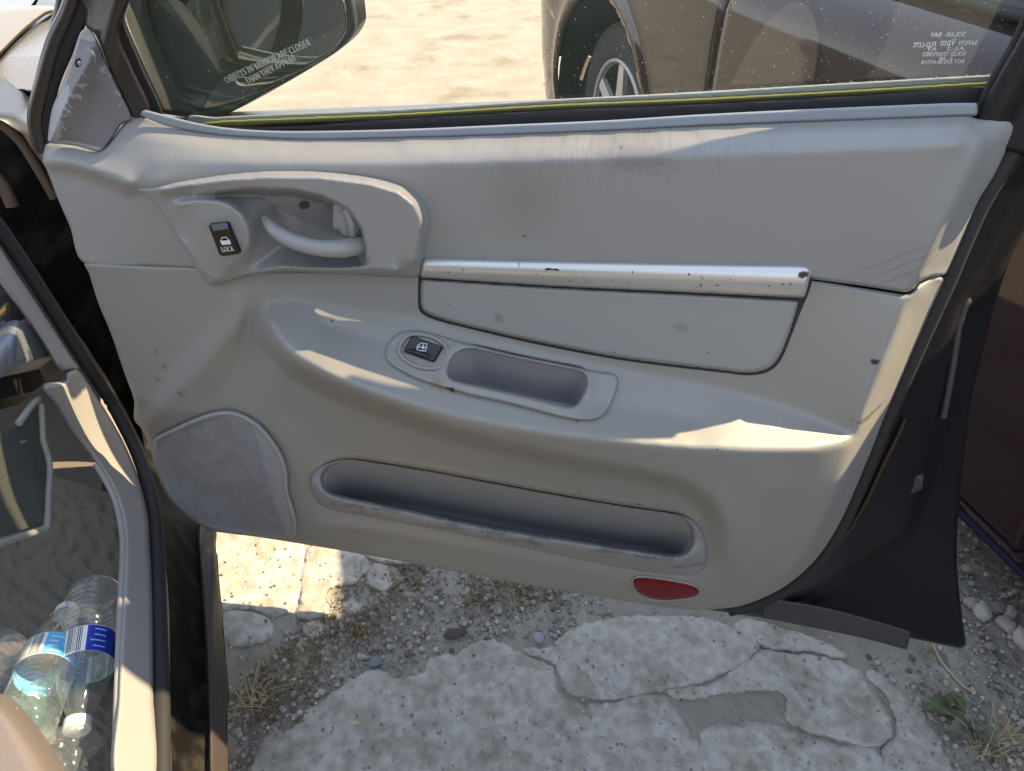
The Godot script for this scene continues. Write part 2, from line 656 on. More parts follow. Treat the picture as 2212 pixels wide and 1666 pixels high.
	M.seal_grey = bumpy(mat(lin(0.22, 0.25, 0.25), 0.7), grain, 40.0, 0.5)

# ---------------------------------------------------------------- the open door
var BASE: Field
var UPPER: Field
var BEZ: Field

func base_field() -> void:
	BASE = Field.new(88, 520, 2060, 1340, 4.0)
	for l in [
		[185, 571, .022, 325, 577, .026, 430, 581, .03, 480, 612, .031, 560, 596, .03, 629, 590, .03, 766, 597, .03, 907, 600, .03, 1190, 620, .03, 1494, 635, .03, 1740, 612, .03, 1859, 621, .03, 1959, 635, .028],
		[186, 579, .018, 212, 654, .016, 240, 722, .014, 265, 796, .012, 289, 863, .012, 288, 905, .010, 307, 928, .008, 323, 967, .006],
		[450, 612, .030, 462, 650, .030, 464, 675, .030, 440, 710, .029, 354, 806, .024, 320, 874, .018, 300, 905, .013],
		[490, 625, .034, 515, 660, .040, 519, 689, .042, 498, 723, .042, 423, 806, .040, 354, 874, .034, 318, 918, .024],
		[555, 650, .030, 540, 700, .027, 530, 770, .027, 490, 830, .029, 420, 890, .030],
		[578, 675, .050, 583, 700, .072, 600, 730, .090, 632, 762, .103, 700, 803, .118, 800, 847, .125, 900, 880, .128, 1000, 907, .128, 1150, 933, .126, 1300, 951, .120, 1450, 964, .112, 1600, 972, .102, 1750, 972, .085, 1815, 960, .068, 1845, 942, .052],
		[591, 655, .034, 615, 644, .034, 680, 651, .034, 800, 675, .035, 906, 686, .036, 1004, 718, .038, 1151, 755, .04, 1298, 789, .042, 1396, 809, .042, 1543, 836, .042, 1690, 875, .042, 1813, 924, .044, 1840, 936, .048],
		[583, 735, .07, 600, 760, .088, 640, 793, .103, 720, 835, .113, 800, 867, .117, 900, 903, .119, 1000, 934, .119, 1081, 954, .117, 1228, 987, .112, 1375, 1014, .105, 1473, 1037, .098, 1545, 1072, .092, 1578, 1140, .084, 1572, 1205, .072],
		[572, 745, .035, 615, 803, .05, 720, 855, .062, 800, 888, .068, 949, 940, .072, 1081, 976, .072, 1228, 1009, .07, 1375, 1036, .066, 1473, 1064, .06, 1512, 1098, .056, 1526, 1150, .053, 1522, 1215, .050],
		[600, 870, .040, 660, 920, .045, 670, 960, .046, 934, 1005, .05, 1130, 1043, .052, 1326, 1078, .052, 1470, 1106, .05],
		[335, 960, .010, 345, 1000, .012, 430, 930, .026, 500, 900, .031, 560, 940, .037, 610, 1030, .041, 635, 1130, .038],
		[338, 1019, .006, 357, 1066, .008, 385, 1100, .012, 427, 1131, .016, 455, 1147, .018, 553, 1160, .02, 704, 1184, .024, 885, 1216, .027, 1081, 1253, .028, 1277, 1287, .028, 1473, 1316, .026, 1571, 1314, .022, 1626, 1301, .016, 1697, 1266, .010, 1763, 1208, .005, 1814, 1130, 0, 1845, 1063, -.002, 1884, 969, -.004, 1915, 891, -.005, 1949, 813, -.005, 1971, 761, -.005, 2009, 674, -.005, 2039, 606, -.004],
		[655, 1000, .046, 662, 1060, .046, 675, 1095, .047, 720, 1115, .048, 800, 1133, .050, 983, 1168, .052, 1179, 1210, .052, 1375, 1250, .050, 1500, 1262, .050],
		[672, 1140, .047, 740, 1130, .056, 830, 1142, .058, 983, 1173, .057, 1179, 1214, .055, 1375, 1256, .050],
		[700, 1158, .038, 830, 1168, .042, 983, 1198, .043, 1179, 1238, .043, 1330, 1270, .042],
		[1984, 615, .033, 1959, 654, .035, 1931, 739, .04, 1909, 791, .045, 1876, 872, .05, 1848, 950, .055, 1814, 1048, .056, 1771, 1137, .05, 1716, 1228, .040, 1640, 1278, .032, 1560, 1296, .030, 1450, 1298, .034],
		[1640, 1050, .088, 1700, 1050, .080, 1740, 1050, .072],
		[1600, 1230, .060, 1660, 1190, .062, 1700, 1130, .064],
		[700, 700, .050, 900, 760, .066, 1150, 830, .075, 1300, 870, .075, 1500, 900, .070]]:
		BASE.add(l)
	BASE.solve(7)

func upper_field() -> void:
	UPPER = Field.new(84, 230, 2210, 660, 4.0)
	for l in [
		[92, 350, .0, 101, 309, -.004, 162, 317, .0, 205, 327, .006, 222, 322, .008, 262, 270, .002, 285, 254, .0],
		[290, 255, .0, 362, 275, .003, 475, 295, .005, 658, 304, .005, 867, 300, .005, 1073, 294, .005, 1309, 285, .005, 1518, 275, .005, 1832, 262, .005, 2095, 252, .005, 2174, 258, .002],
		[250, 315, .016, 300, 292, .016, 380, 305, .022, 475, 318, .027, 658, 326, .03, 867, 324, .03, 1309, 309, .03, 1832, 287, .03, 2090, 275, .026],
		[330, 345, .033, 475, 349, .041, 658, 356, .044, 867, 354, .044, 1309, 340, .044, 1832, 320, .044, 2075, 308, .042],
		[330, 395, .044, 500, 372, .043, 800, 376, .043],
		[926, 554, .036, 1132, 561, .036, 1739, 572, .036, 1859, 617, .033, 1959, 632, .032],
		[185, 567, .018, 325, 574, .025, 425, 578, .030],
		[110, 380, .002, 125, 430, .005, 150, 487, .010, 184, 560, .016],
		[95, 346, .010, 162, 355, .022, 225, 376, .034, 282, 402, .046],
		[98, 366, .000, 162, 374, .008, 225, 397, .018, 275, 420, .026, 312, 430, .030],
		[2120, 300, .030, 2105, 351, .036, 2064, 439, .038, 2018, 529, .037, 1982, 604, .034],
		[2160, 290, .012, 2139, 351, .012, 2098, 439, .012, 2050, 529, .012, 2015, 600, .011],
		[2186, 267, .0, 2191, 282, -.002, 2170, 332, -.003, 2145, 383, -.003, 2114, 433, -.003, 2076, 520, -.003, 2044, 591, -.003]]:
		UPPER.add(l)
	UPPER.solve(8)

func bezel_field() -> void:
	BEZ = Field.new(270, 355, 945, 630, 3.0)
	for l in [
		[282, 407, .034, 323, 405, .042, 388, 391, .044, 491, 376, .046, 594, 369, .048, 697, 371, .048, 800, 383, .048, 869, 401, .046, 910, 431, .044, 931, 473, .042, 925, 517, .040, 917, 559, .040, 907, 597, .038, 869, 600, .040, 766, 594, .042, 629, 587, .042, 560, 592, .042, 508, 604, .042, 471, 616, .040, 450, 614, .038, 423, 579, .036, 382, 511, .036, 347, 456, .036, 320, 428, .035, 282, 407, .034],
		[345, 410, .050, 400, 399, .056, 491, 387, .060, 594, 381, .063, 697, 383, .063, 800, 397, .062, 860, 416, .060, 893, 442, .058, 909, 475, .056, 905, 520, .055, 895, 565, .054],
		[420, 423, .052, 470, 416, .054, 526, 410, .058, 629, 411, .062, 697, 425, .062, 752, 453, .060, 782, 495, .059, 790, 538, .058, 790, 558, .057],
		[470, 424, .038, 526, 418, .026, 560, 420, .016, 629, 419, .008, 690, 433, .004, 740, 461, .002, 770, 500, .002, 779, 540, .002],
		[590, 450, .008, 640, 470, .002, 700, 500, .0, 740, 510, .0],
		[620, 528, .008, 697, 548, .006, 775, 552, .006],
		[611, 538, .018, 697, 562, .024, 782, 562, .026],
		[560, 590, .048, 600, 578, .051, 697, 580, .054, 786, 578, .056, 860, 585, .056],
		[385, 442, .050, 423, 433, .055, 464, 432, .058, 498, 446, .060, 524, 468, .060, 537, 497, .059, 537, 528, .058, 522, 555, .054, 490, 575, .050],
		[440, 470, .056, 480, 510, .056, 500, 540, .055],
		[548, 425, .026, 572, 440, .022, 592, 466, .018, 606, 500, .016, 606, 528, .018, 578, 554, .030, 530, 580, .046],
		[370, 428, .044, 430, 424, .045, 500, 428, .045],
		[316, 430, .040, 350, 472, .044, 392, 526, .046, 430, 580, .046, 455, 603, .046, 480, 602, .046]]:
		BEZ.add(l)
	BEZ.solve(2)
	for i in BEZ.a.size():
		if BEZ.a[i] > 0.044:
			BEZ.a[i] = 0.044 + (BEZ.a[i] - 0.044) * 1.4

func ring_on(pl: Pl, o: PackedVector2Array, wf: Callable) -> Array:
	var r := []
	for p in o:
		r.append(at(pl, p.x, p.y, wf.call(p.x, p.y)))
	return r

func inset(o: PackedVector2Array, d: float) -> PackedVector2Array:
	var best := PackedVector2Array()
	for q in Geometry2D.offset_polygon(o, d, Geometry2D.JOIN_ROUND):
		if q.size() > best.size():
			best = q
	return best

# a hollow moulded behind an opening: the ring is carried along d and drawn in towards its middle
func hollow(ring: Array, d: Vector3, shrink: float, lip := 0.003) -> ArrayMesh:
	var mid := Vector3()
	for p in ring:
		mid += p
	mid /= ring.size()
	var rows := []
	for s in [[0.0, 1.0], [lip / d.length() * 0.4, 0.995], [lip / d.length() * 1.6, 0.985], [0.5, lerpf(1.0, shrink, 0.5)], [0.88, lerpf(1.0, shrink, 0.85)], [0.97, shrink * 0.97], [1.0, shrink * 0.9], [1.0, shrink * 0.5]]:
		var row := []
		for p in ring:
			row.append(mid + (p - mid) * s[1] + d * s[0])
		rows.append(row)
	rows.reverse()
	return grid_mesh(rows, true, true, false)

func build_door() -> void:
	base_field()
	upper_field()
	bezel_field()
	var door := thing("car_door", "open grey front passenger door seen from its inner trim side", "car door")
	var n := DOOR.n
	# lower moulded panel, open behind the map pocket and the pull cup
	var pocket_in := smooth([699, 1030, 711, 1012, 738, 1000, 772, 998, 934, 1024, 1130, 1061, 1326, 1095, 1440, 1112, 1469, 1119, 1489, 1140, 1493, 1167, 1478, 1192, 1449, 1197, 1277, 1172, 1032, 1132, 836, 1091, 738, 1071, 711, 1061, 701, 1046], 6)
	var pocket_out := smooth([670, 1034, 689, 1010, 728, 995, 763, 993, 934, 1020, 1130, 1057, 1326, 1091, 1473, 1113, 1503, 1130, 1522, 1162, 1527, 1206, 1519, 1233, 1498, 1244, 1375, 1233, 1179, 1194, 983, 1152, 787, 1115, 714, 1101, 684, 1083, 671, 1059], 6)
	var cup_in := smooth([968, 806, 974, 782, 984, 767, 1002, 757, 1024, 755, 1102, 772, 1176, 788, 1249, 802, 1264, 812, 1267, 831, 1256, 858, 1241, 876, 1225, 878, 1151, 860, 1053, 838, 978, 820], 5)
	var low_out := smooth([184, 568, 325, 573, 430, 577, 480, 596, 560, 585, 770, 585, 907, 590, 1200, 600, 1500, 610, 1740, 606, 1859, 622, 1950, 636, 1968, 633, 1986, 614, 2009, 601, 2030, 597, 2040, 604, 2009, 674, 1971, 761, 1949, 813, 1915, 891, 1884, 969, 1845, 1063, 1814, 1130, 1763, 1208, 1697, 1266, 1626, 1301, 1571, 1314, 1473, 1316, 1277, 1287, 1081, 1253, 885, 1216, 704, 1184, 553, 1160, 455, 1147, 427, 1131, 385, 1100, 357, 1066, 338, 1019, 323, 967, 307, 928, 290, 907, 289, 863, 265, 796, 240, 722, 212, 654, 192, 590], 5)
	var bw := func(x, y): return BASE.w(x, y)
	part("lower_trim_panel", sheet(DOOR, low_out, bw, 4.0, 8.0, 0.008, [inset(pocket_in, 7), inset(cup_in, 6)]), M.plastic, door)
	# upper vinyl panel
	var bez_out := smooth([282, 407, 323, 405, 388, 391, 491, 376, 594, 369, 697, 371, 800, 383, 869, 401, 910, 431, 931, 473, 925, 517, 917, 559, 912, 585, 905, 597, 890, 600, 869, 600, 766, 594, 629, 587, 560, 592, 508, 604, 471, 616, 450, 614, 423, 579, 382, 511, 347, 456, 320, 428, 300, 415], 4)
	var up_out := smooth([92, 350, 94, 325, 101, 310, 150, 315, 205, 328, 222, 322, 245, 295, 268, 264, 285, 252, 300, 248, 362, 268, 475, 287, 658, 297, 867, 293, 1073, 287, 1309, 278, 1518, 268, 1832, 255, 2085, 246, 2098, 251, 2114, 258, 2150, 257, 2177, 259, 2189, 268, 2191, 282, 2170, 332, 2145, 383, 2114, 433, 2076, 520, 2052, 575, 2040, 593, 2009, 599, 1986, 611, 1968, 629, 1950, 631, 1859, 617, 1750, 602, 1740, 590, 1500, 590, 1200, 580, 900, 580, 700, 570, 430, 580, 325, 576, 184, 569, 150, 487, 125, 430, 108, 385, 100, 364], 5)
	part("upper_trim_panel", sheet(DOOR, up_out, func(x, y): return UPPER.w(x, y), 4.0, 7.0, 0.006, [inset(bez_out, -14)]), M.vinyl, door)
	# belt strip
	var strip_out := smooth([302, 248, 306, 240, 314, 237, 423, 265, 511, 278, 629, 283, 867, 279, 1103, 269, 1309, 260, 1518, 247, 1832, 232, 2051, 223, 2110, 222.5, 2112, 226, 2110, 248, 2095, 250, 1832, 260, 1518, 272, 1309, 283, 1073, 292, 867, 298, 658, 302, 511, 295, 475, 292, 362, 273], 5)
	part("belt_strip", sheet(DOOR, strip_out, func(_x, _y): return 0.009, 2.0, 5.0, 0.004), M.strip, door)
	# handle bezel
	var bezel := part("handle_bezel", sheet(DOOR, bez_out, func(x, y): return BEZ.w(x, y), 3.0, 5.0, 0.010), M.bezel, door)
	build_handle(door, bezel)
	# silver trim strip
	var sil := smooth([912, 562, 919, 557, 940, 556, 1132, 561, 1440, 567, 1725, 571.5, 1745, 575, 1752, 585, 1747, 610, 1740, 636, 1736, 643, 1728, 644, 1494, 632.5, 1190, 618, 912, 600, 908, 596], 4)
	var sil_w := func(x, y):
		var t: float = (y - (556.0 + (x - 912.0) * 0.0215)) / (44.0 + (x - 912.0) * 0.031)
		return 0.040 + 0.007 * sin(clampf(t, 0, 1) * PI)
	part("silver_trim_strip", sheet(DOOR, sil, sil_w, 3.0, 6.0, 0.010), M.silver, door, "scratched silver trim strip")
	# padded insert below it
	var pad := smooth([909, 606, 913, 602, 1190, 620, 1494, 635, 1715, 648, 1726, 652, 1724, 662, 1705, 723, 1681, 777, 1656, 799, 1617, 806.5, 1568, 802, 1347, 775, 1151, 738, 1004, 704, 940, 686, 914, 671, 907.5, 650], 5)
	part("padded_insert", sheet(DOOR, pad, func(x, y): return BASE.w(x, y) + 0.006, 4.0, 8.0, 0.009), M.vinyl, door)
	# gasket of the recess round the insert and the silver strip
	var gap := smooth([905, 560, 918, 552, 1132, 557, 1730, 567, 1752, 574, 1758, 586, 1750, 625, 1732, 668, 1709, 727, 1685, 781, 1658, 804, 1617, 811, 1568, 806, 1347, 779, 1151, 742, 1004, 708, 937, 690, 908, 674, 903, 650], 5)
	part("recess_gasket", sheet(DOOR, gap, func(x, y): return BASE.w(x, y) + 0.0015, 5.0, 4.0, 0.001), M.rubber, door)
	# armrest switch panel with the pull cup
	var sw := smooth([831.5, 762, 840, 738, 857, 721, 886, 713, 921, 716, 1004, 740, 1102, 765, 1200, 784.5, 1274, 799, 1318, 805.5, 1333, 812, 1337, 826, 1333, 845, 1318, 880, 1300, 901, 1274, 908.5, 1225, 904.5, 1102, 873, 1004, 851, 906, 821, 857, 797, 837, 780], 4)
	var rim := func(x, y):
		var q := Geometry2D.get_closest_point_to_segment(Vector2(x, y), Vector2(1000, 790), Vector2(1230, 842))
		return BASE.w(x, y) + 0.005 + 0.0025 * exp(-pow(maxf(0.0, q.distance_to(Vector2(x, y)) - 40.0) / 14.0, 2.0))
	var panel := part("armrest_switch_panel", sheet(DOOR, sw, rim, 3.0, 5.0, 0.006, [cup_in]), M.plastic, door)
	part("pull_cup", hollow(ring_on(DOOR, inset(cup_in, 1), func(x, y): return rim.call(x, y) - 0.0052), Vector3(0, -0.05, 0) - n * 0.008, 0.84), M.pocket, panel)
	var sring := ring_on(DOOR, smooth([891, 731, 895, 731, 956, 751.5, 957.5, 755, 940, 783, 936, 784, 876, 763, 874, 760], 4), func(x, y): return BASE.w(x, y) + 0.004)
	var sup := (Vector3.UP * 0.8 + n * 0.5).normalized()
	var wsw := part("window_switch", plate(sring, sup * 0.007, 0.0025, -0.0012), M.switch, panel)
	var icon_o := at(DOOR, 914.5, 755.5, BASE.w(914, 755) + 0.004) + sup * 0.0066
	part("window_symbol", window_icon(icon_o, DOOR.u, sup), M.white, wsw)
	var fr := []
	for q in smooth([886, 724, 962, 748, 944, 795, 866, 768], 6):
		fr.append(at(DOOR, q.x, q.y, BASE.w(q.x, q.y) + 0.0065))
	fr.append(fr[0])
	part("switch_frame", tube(fr, [0.0022], 6, sup), M.plastic, panel)
	# map pocket: bezel ring with a rolled lip, hollow behind
	var lipw := func(x, y):
		var d := 1e9
		for i in pocket_in.size():
			d = minf(d, Vector2(x, y).distance_to(Geometry2D.get_closest_point_to_segment(Vector2(x, y), pocket_in[i], pocket_in[(i + 1) % pocket_in.size()])))
		return BASE.w(x, y) + 0.004 + 0.012 * smoothstep(0.0, 1.0, clampf((y - 1010 - (x - 700) * 0.185) / 60.0, 0, 1)) * smoothstep(46.0, 12.0, d) - 0.006 * smoothstep(10.0, 0.0, d)
	var pocket := part("map_pocket", sheet(DOOR, pocket_out, lipw, 3.0, 5.0, 0.007, [pocket_in]), M.pocket, door)
	part("pocket_hollow", hollow(ring_on(DOOR, inset(pocket_in, 1), func(x, y): return lipw.call(x, y) - 0.0062), -n * 0.028 + Vector3(0, -0.095, 0), 0.95), M.pocket, pocket)
	# speaker grille
	var gr := smooth([335, 962, 337, 951, 349, 942, 383, 925, 427, 906, 466, 893, 498, 890.5, 531.5, 901, 565, 924, 597, 963, 616, 1001, 621, 1029, 622, 1061, 632, 1092, 641, 1126, 640, 1149, 631, 1162, 531.5, 1157, 464, 1147, 427, 1131, 390, 1105, 362, 1069, 345, 1020, 336, 982], 4)
	part("speaker_grille", sheet(DOOR, gr, func(x, y): return BASE.w(x, y) + 0.004 + 0.004 * clampf((y - 900) / 200.0, 0, 1), 3.0, 5.0, 0.006), M.grille, door, "scuffed speaker grille")
	var ge := []
	for q in smooth([336, 970, 338, 951, 349, 943, 383, 926, 427, 907, 466, 895, 498, 892.5, 530, 903, 563, 926, 594, 965, 612, 1002, 617, 1029, 618, 1061, 628, 1094, 636, 1126, 635, 1149, 628, 1160], 4, false):
		ge.append(at(DOOR, q.x, q.y, BASE.w(q.x, q.y) + 0.006))
	part("grille_rim", tube(ge, [0.0032], 8, n), M.bezel, door)
	# red reflector
	var rf := smooth([1368, 1255, 1373, 1249.5, 1395, 1248, 1449, 1255, 1493, 1265, 1509, 1274, 1509, 1280, 1498, 1288, 1473, 1293, 1434, 1296, 1405, 1292, 1382, 1281, 1370, 1268], 4)
	part("red_reflector", sheet(DOOR, rf, func(x, y): return BASE.w(x, y) + 0.005, 3.0, 7.0, 0.005), M.red, door)
	var re := []
	for q in smooth([1366, 1255, 1372, 1247.5, 1395, 1246, 1449, 1253, 1494, 1263, 1512, 1274, 1511, 1282, 1499, 1290, 1473, 1295, 1434, 1298, 1404, 1294, 1380, 1283, 1368, 1268], 4):
		re.append(at(DOOR, q.x, q.y, BASE.w(q.x, q.y) + 0.001))
	re.append(re[0])
	part("reflector_rim", tube(re, [0.0018], 6, n), M.plastic, door)
	build_frame(door)
	build_shell(door)

func window_icon(o: Vector3, u: Vector3, v: Vector3) -> ArrayMesh:
	var up := (Vector3.UP - v * Vector3.UP.dot(v)).normalized()
	var list := []
	var ring := []
	for q in [[-5, -4], [-5, 1], [-2, 4.5], [4.5, 4.5], [4.5, -4], [-5, -4]]:
		ring.append(o + (u * q[0] + up * q[1]) * 0.001)
	list.append(tube(ring, [0.0007], 4, v))
	list.append(tube([o + u * -0.0045 - up * 0.0002, o + u * 0.0045 - up * 0.0002], [0.0006], 4, v))
	list.append(tube([o + u * 0.001 + up * 0.003, o + u * 0.001 - up * 0.002], [0.0008], 4, v))
	return merge(list)

func build_handle(door: Node3D, bezel: Node) -> void:
	var n := DOOR.n
	# curved pull bar
	var c := []
	var r := []
	for q in [[572, 472, .046, 9], [584, 487, .054, 13], [606, 506, .061, 16], [640, 523, .066, 17], [680, 534, .068, 17], [712, 537, .066, 18], [745, 536, .058, 20], [778, 528, .044, 20], [792, 524, .034, 18]]:
		c.append(at(DOOR, q[0], q[1], q[2]))
		r.append(q[3])
	var cc := curve(c, 5)
	var rr := []
	for i in cc.size():
		var f := float(i) / 5.0
		var k := mini(int(f), r.size() - 2)
		rr.append(lerpf(r[k], r[k + 1], f - k) * 0.00048)
	part("grab_handle", tube(cc, rr, 14, Vector3.UP, 1.0), M.bezel, door)
	# release lever: a chunky paddle in the rear of the cup
	var lev := []
	for q in smooth([717, 448, 722, 442, 744, 442, 762, 458, 776, 494, 774, 501, 753, 512, 741, 512, 732, 500, 718, 494], 4):
		lev.append(at(DOOR, q.x, q.y, 0.048) - n * 0.042)
	part("release_lever", plate(lev, n * 0.042, 0.003, 0.0008), M.bezel, door)
	var rid := curve([at(DOOR, 746, 452, .047), at(DOOR, 754, 468, .051), at(DOOR, 760, 488, .052), at(DOOR, 761, 506, .048)], 4)
	part("lever_ridge", tube(rid, [0.003, 0.0055, 0.0055, 0.004], 8, n), M.bezel, door)
	# plugged screw hole in the back of the cup
	var hole := []
	for k in 16:
		hole.append(at(DOOR, 657 + cos(TAU * k / 16) * 11, 443 + sin(TAU * k / 16) * 9, BEZ.w(657, 443) + 0.001))
	part("screw_plug", plate(hole, n * 0.0015, 0.001), M.plug, bezel)
	# lock switch
	var lw := func(x, y): return BEZ.w(x, y) + 0.0005
	var lr := ring_on(DOOR, smooth([453, 485, 455, 482, 492, 478, 496, 480, 521, 541, 520, 546, 483, 551, 477, 548], 4), lw)
	var lock := part("lock_switch", plate(lr, n * 0.004, 0.002, -0.001), M.switch, bezel)
	var top := ring_on(DOOR, pts([457, 486, 490, 481.5, 495, 494, 462, 500]), func(x, y): return lw.call(x, y) + 0.0042)
	part("rocker_edge", plate(top, n * 0.002 + Vector3(0, 0.001, 0), 0.001), M.switch_top, lock)
	var o := at(DOOR, 486, 520, BEZ.w(486, 520) + 0.0052)
	var u := (at(DOOR, 496, 519, BEZ.w(486, 520) + 0.0052) - o).normalized()
	var v := n.cross(u)
	var list := []
	var body := []
	for q in [[-5, -4], [-5.2, 0.4], [-4, 0.6], [-2, 3.6], [2.8, 3.6], [4.2, 0.6], [5, 0.4], [5, -4], [-5, -4]]:
		body.append(o + (u * q[0] + v * q[1]) * 0.00098)
	list.append(tube(body, [0.00055], 4, n))
	list.append(box(o - v * 0.0018, Vector3(0.0092, 0.0038, 0.0008), Basis(u, v, n), 0.0002))
	part("door_symbol", merge(list), M.white, lock)
	part("lock_word", word("LOCK", at(DOOR, 491, 538.5, BEZ.w(490, 538) + 0.0054), u, v, 0.0052), M.white, lock)

func word(s: String, o: Vector3, u: Vector3, v: Vector3, h: float, squeeze := 0.8, flip := false) -> ArrayMesh:
	var t := TextMesh.new()
	var f := SystemFont.new()
	f.font_names = PackedStringArray(["Droid Sans"])
	t.font = f
	t.font_size = 32
	t.pixel_size = h / 23.0
	t.depth = 0.0004
	t.text = s
	var st := SurfaceTool.new()
	st.append_from(t, 0, Transform3D(Basis(-u * squeeze, v, -u.cross(v)) if flip else Basis(u * squeeze, v, u.cross(v)), o))
	return st.commit()

func build_frame(door: Node3D) -> void:
	var n := DOOR.n
	# outer weatherstrip seen through the pane, with algae along its lower lip
	var ow := -0.045
	part("outer_weatherstrip", sheet(DOOR, smooth([405, 259, 467, 253, 599, 246, 867, 235, 1191, 215, 1518, 198.5, 1832, 179, 2158, 161, 2150, 177, 1832, 195, 1518, 212, 1191, 226, 867, 245, 599, 258, 470, 268], 6), func(_x, _y): return ow, 3.0, 3.0, 0.002), M.seal_grey, door)
	part("algae_lip", sheet(DOOR, smooth([430, 266, 599, 255, 867, 244, 1191, 225, 1518, 211, 1832, 194, 2150, 175, 2141, 190, 1832, 205, 1518, 222, 1191, 236, 867, 254, 599, 268, 500, 274], 6), func(_x, _y): return ow + 0.003, 3.0, 4.0, 0.004), M.algae, door)
	# dark slot the pane slides in
	part("window_slot", sheet(DOOR, smooth([300, 232, 420, 266, 560, 276, 867, 258, 1191, 239, 1518, 226, 1832, 209, 2200, 188, 2150, 262, 1832, 272, 1518, 282, 867, 310, 480, 305, 300, 262], 8), func(_x, _y): return -0.022 - 0.03 * 0.0, 8.0, 2.0, 0.001), M.rubber, door)
	# pane
	var g := []
	for q in [[270, 270], [2150, 245], [2260, 60]]:
		g.append(at(DOOR, q[0], q[1], -0.034))
	for q in [[0.46, 1.37], [0.30, 1.40], [0.08, 1.40], [-0.14, 1.36], [-0.33, 1.26]]:
		g.append(DOOR.o + DOOR.u * q[0] + Vector3.UP * q[1] - n * 0.034)
	g.append(at(DOOR, 262, 40, -0.034))
	var gm := PackedVector3Array(g)
	var gi := PackedInt32Array()
	for i in range(1, g.size() - 1):
		gi.append_array([0, i, i + 1])
	var pane := part("window_pane", mesh_of(gm, PackedVector2Array(), gi), M.glass, door)
	build_etching(pane)
	var mm := MultiMesh.new()
	mm.transform_format = MultiMesh.TRANSFORM_3D
	var sm := SphereMesh.new()
	sm.radius = 1.0
	sm.height = 2.0
	sm.radial_segments = 5
	sm.rings = 3
	mm.mesh = sm
	mm.instance_count = 750
	for i in 750:
		var px := rng.randf_range(300, 2160) if rng.randf() < 0.35 else rng.randf_range(1150, 2180)
		var py := rng.randf_range(0, 235)
		var s := 0.00012 + 0.00034 * pow(rng.randf(), 4.0)
		mm.set_instance_transform(i, Transform3D(Basis().scaled(Vector3(s, s, s * 0.3)), at(DOOR, px, minf(py, 228 - (px - 900) * 0.055), -0.0338)))
	var dust := MultiMeshInstance3D.new()
	dust.name = "dust_specks"
	dust.multimesh = mm
	dust.material_override = M.etch
	dust.set_meta("kind", "stuff")
	pane.add_child(dust, true)
	# front upright of the window frame and the corner trim
	part("front_frame", sheet(DOOR, smooth([150, -40, 290, -40, 280, 0, 265, 42, 256, 76, 285, 145, 325, 236, 300, 256, 285, 254, 250, 180, 225, 120, 205, 75, 184, 55, 186, 20], 5), func(x, y): return 0.004 + 0.010 * exp(-pow((x - (250 - y * 0.25)) / 30.0, 2)), 4.0, 6.0, 0.008), M.frame, door)
	var sail := smooth([184, 61, 172, 73, 150, 137, 130, 192, 112, 236, 103, 300, 110, 310, 162, 315, 205, 327, 220, 326, 237, 307, 262, 270, 284, 253, 250, 180, 225, 120, 207, 82, 193, 63], 4)
	var sf := Field.new(90, 50, 300, 340, 3.0)
	for l in [[184, 61, .016, 172, 73, .014, 150, 137, .010, 130, 192, .007, 112, 236, .005, 103, 300, .003], [196, 110, .026, 200, 120, .026, 185, 147, .026, 162, 185, .024, 135, 240, .020, 106, 305, .014], [207, 82, .014, 225, 120, .008, 250, 180, .006, 284, 253, .006], [205, 190, .010, 195, 250, .008, 190, 300, .010], [110, 310, .006, 162, 315, .006, 205, 327, .010, 237, 307, .010, 262, 270, .006]]:
		sf.add(l)
	sf.solve(1)
	var sp := part("mirror_corner_trim", sheet(DOOR, sail, func(x, y): return sf.w(x, y), 2.5, 4.0, 0.006), M.trim_dark, door, "peeling dark grey corner trim")
	var hole := []
	for k in 14:
		hole.append(at(DOOR, 171 + cos(TAU * k / 14) * 8, 135 + sin(TAU * k / 14) * 10, sf.w(171, 135) - 0.001))
	part("screw_recess", plate(hole, n * 0.0022, 0.0008), M.black, sp)
	var hd := []
	for k in 10:
		hd.append(at(DOOR, 172 + cos(TAU * k / 10) * 4, 136 + sin(TAU * k / 10) * 5, sf.w(171, 135) + 0.001))
	part("trim_screw", plate(hd, n * 0.0015, 0.0006), M.metal, sp)
	# seals along the leading edge
	for q in [[[168, -30, 150, 25, 120, 90, 95, 178, 80, 237, 80, 275, 92, 325], 0.0085, 0.012], [[142, -30, 128, 40, 108, 110, 88, 180, 73, 245], 0.006, 0.02]]:
		var c := []
		for i in range(0, q[0].size(), 2):
			c.append(at(DOOR, q[0][i], q[0][i + 1], -q[2]))
		part("edge_seal", tube(curve(c, 5), [q[1]], 10, n), M.paint, door)
	part("frame_backing", sheet(DOOR, smooth([170, -60, 215, -60, 190, 40, 160, 110, 125, 200, 112, 330, 92, 345, 90, 250, 115, 140], 5), func(_x, _y): return -0.008, 5.0, 3.0, 0.002), M.black, door)
	# glass run channel between the upright and the mirror
	part("glass_channel", sheet(DOOR, smooth([262, 30, 272, 60, 310, 150, 352, 248, 318, 240, 285, 150, 255, 80], 5), func(_x, _y): return -0.014, 4.0, 3.0, 0.003), M.rubber, door)
	# rear upright
	part("rear_frame", sheet(DOOR, smooth([2300, -160, 2212, 60, 2155, 163, 2108, 252, 2100, 300, 2180, 330, 2270, 340, 2330, 315, 2430, 220, 2550, 60, 2620, -160], 6), func(x, y): return -0.002 + 0.006 * sin(clampf((x - 2155 + (y - 163) * 0.55) / 90.0, 0, 1) * PI), 6.0, 8.0, 0.012), M.black, door)
	var c2 := []
	for q in [[2310, -180], [2205, 68], [2150, 165], [2112, 244]]:
		c2.append(at(DOOR, q[0], q[1], -0.016))
	part("frame_seal", tube(curve(c2, 5), [0.004], 8, n), M.rubber, door)
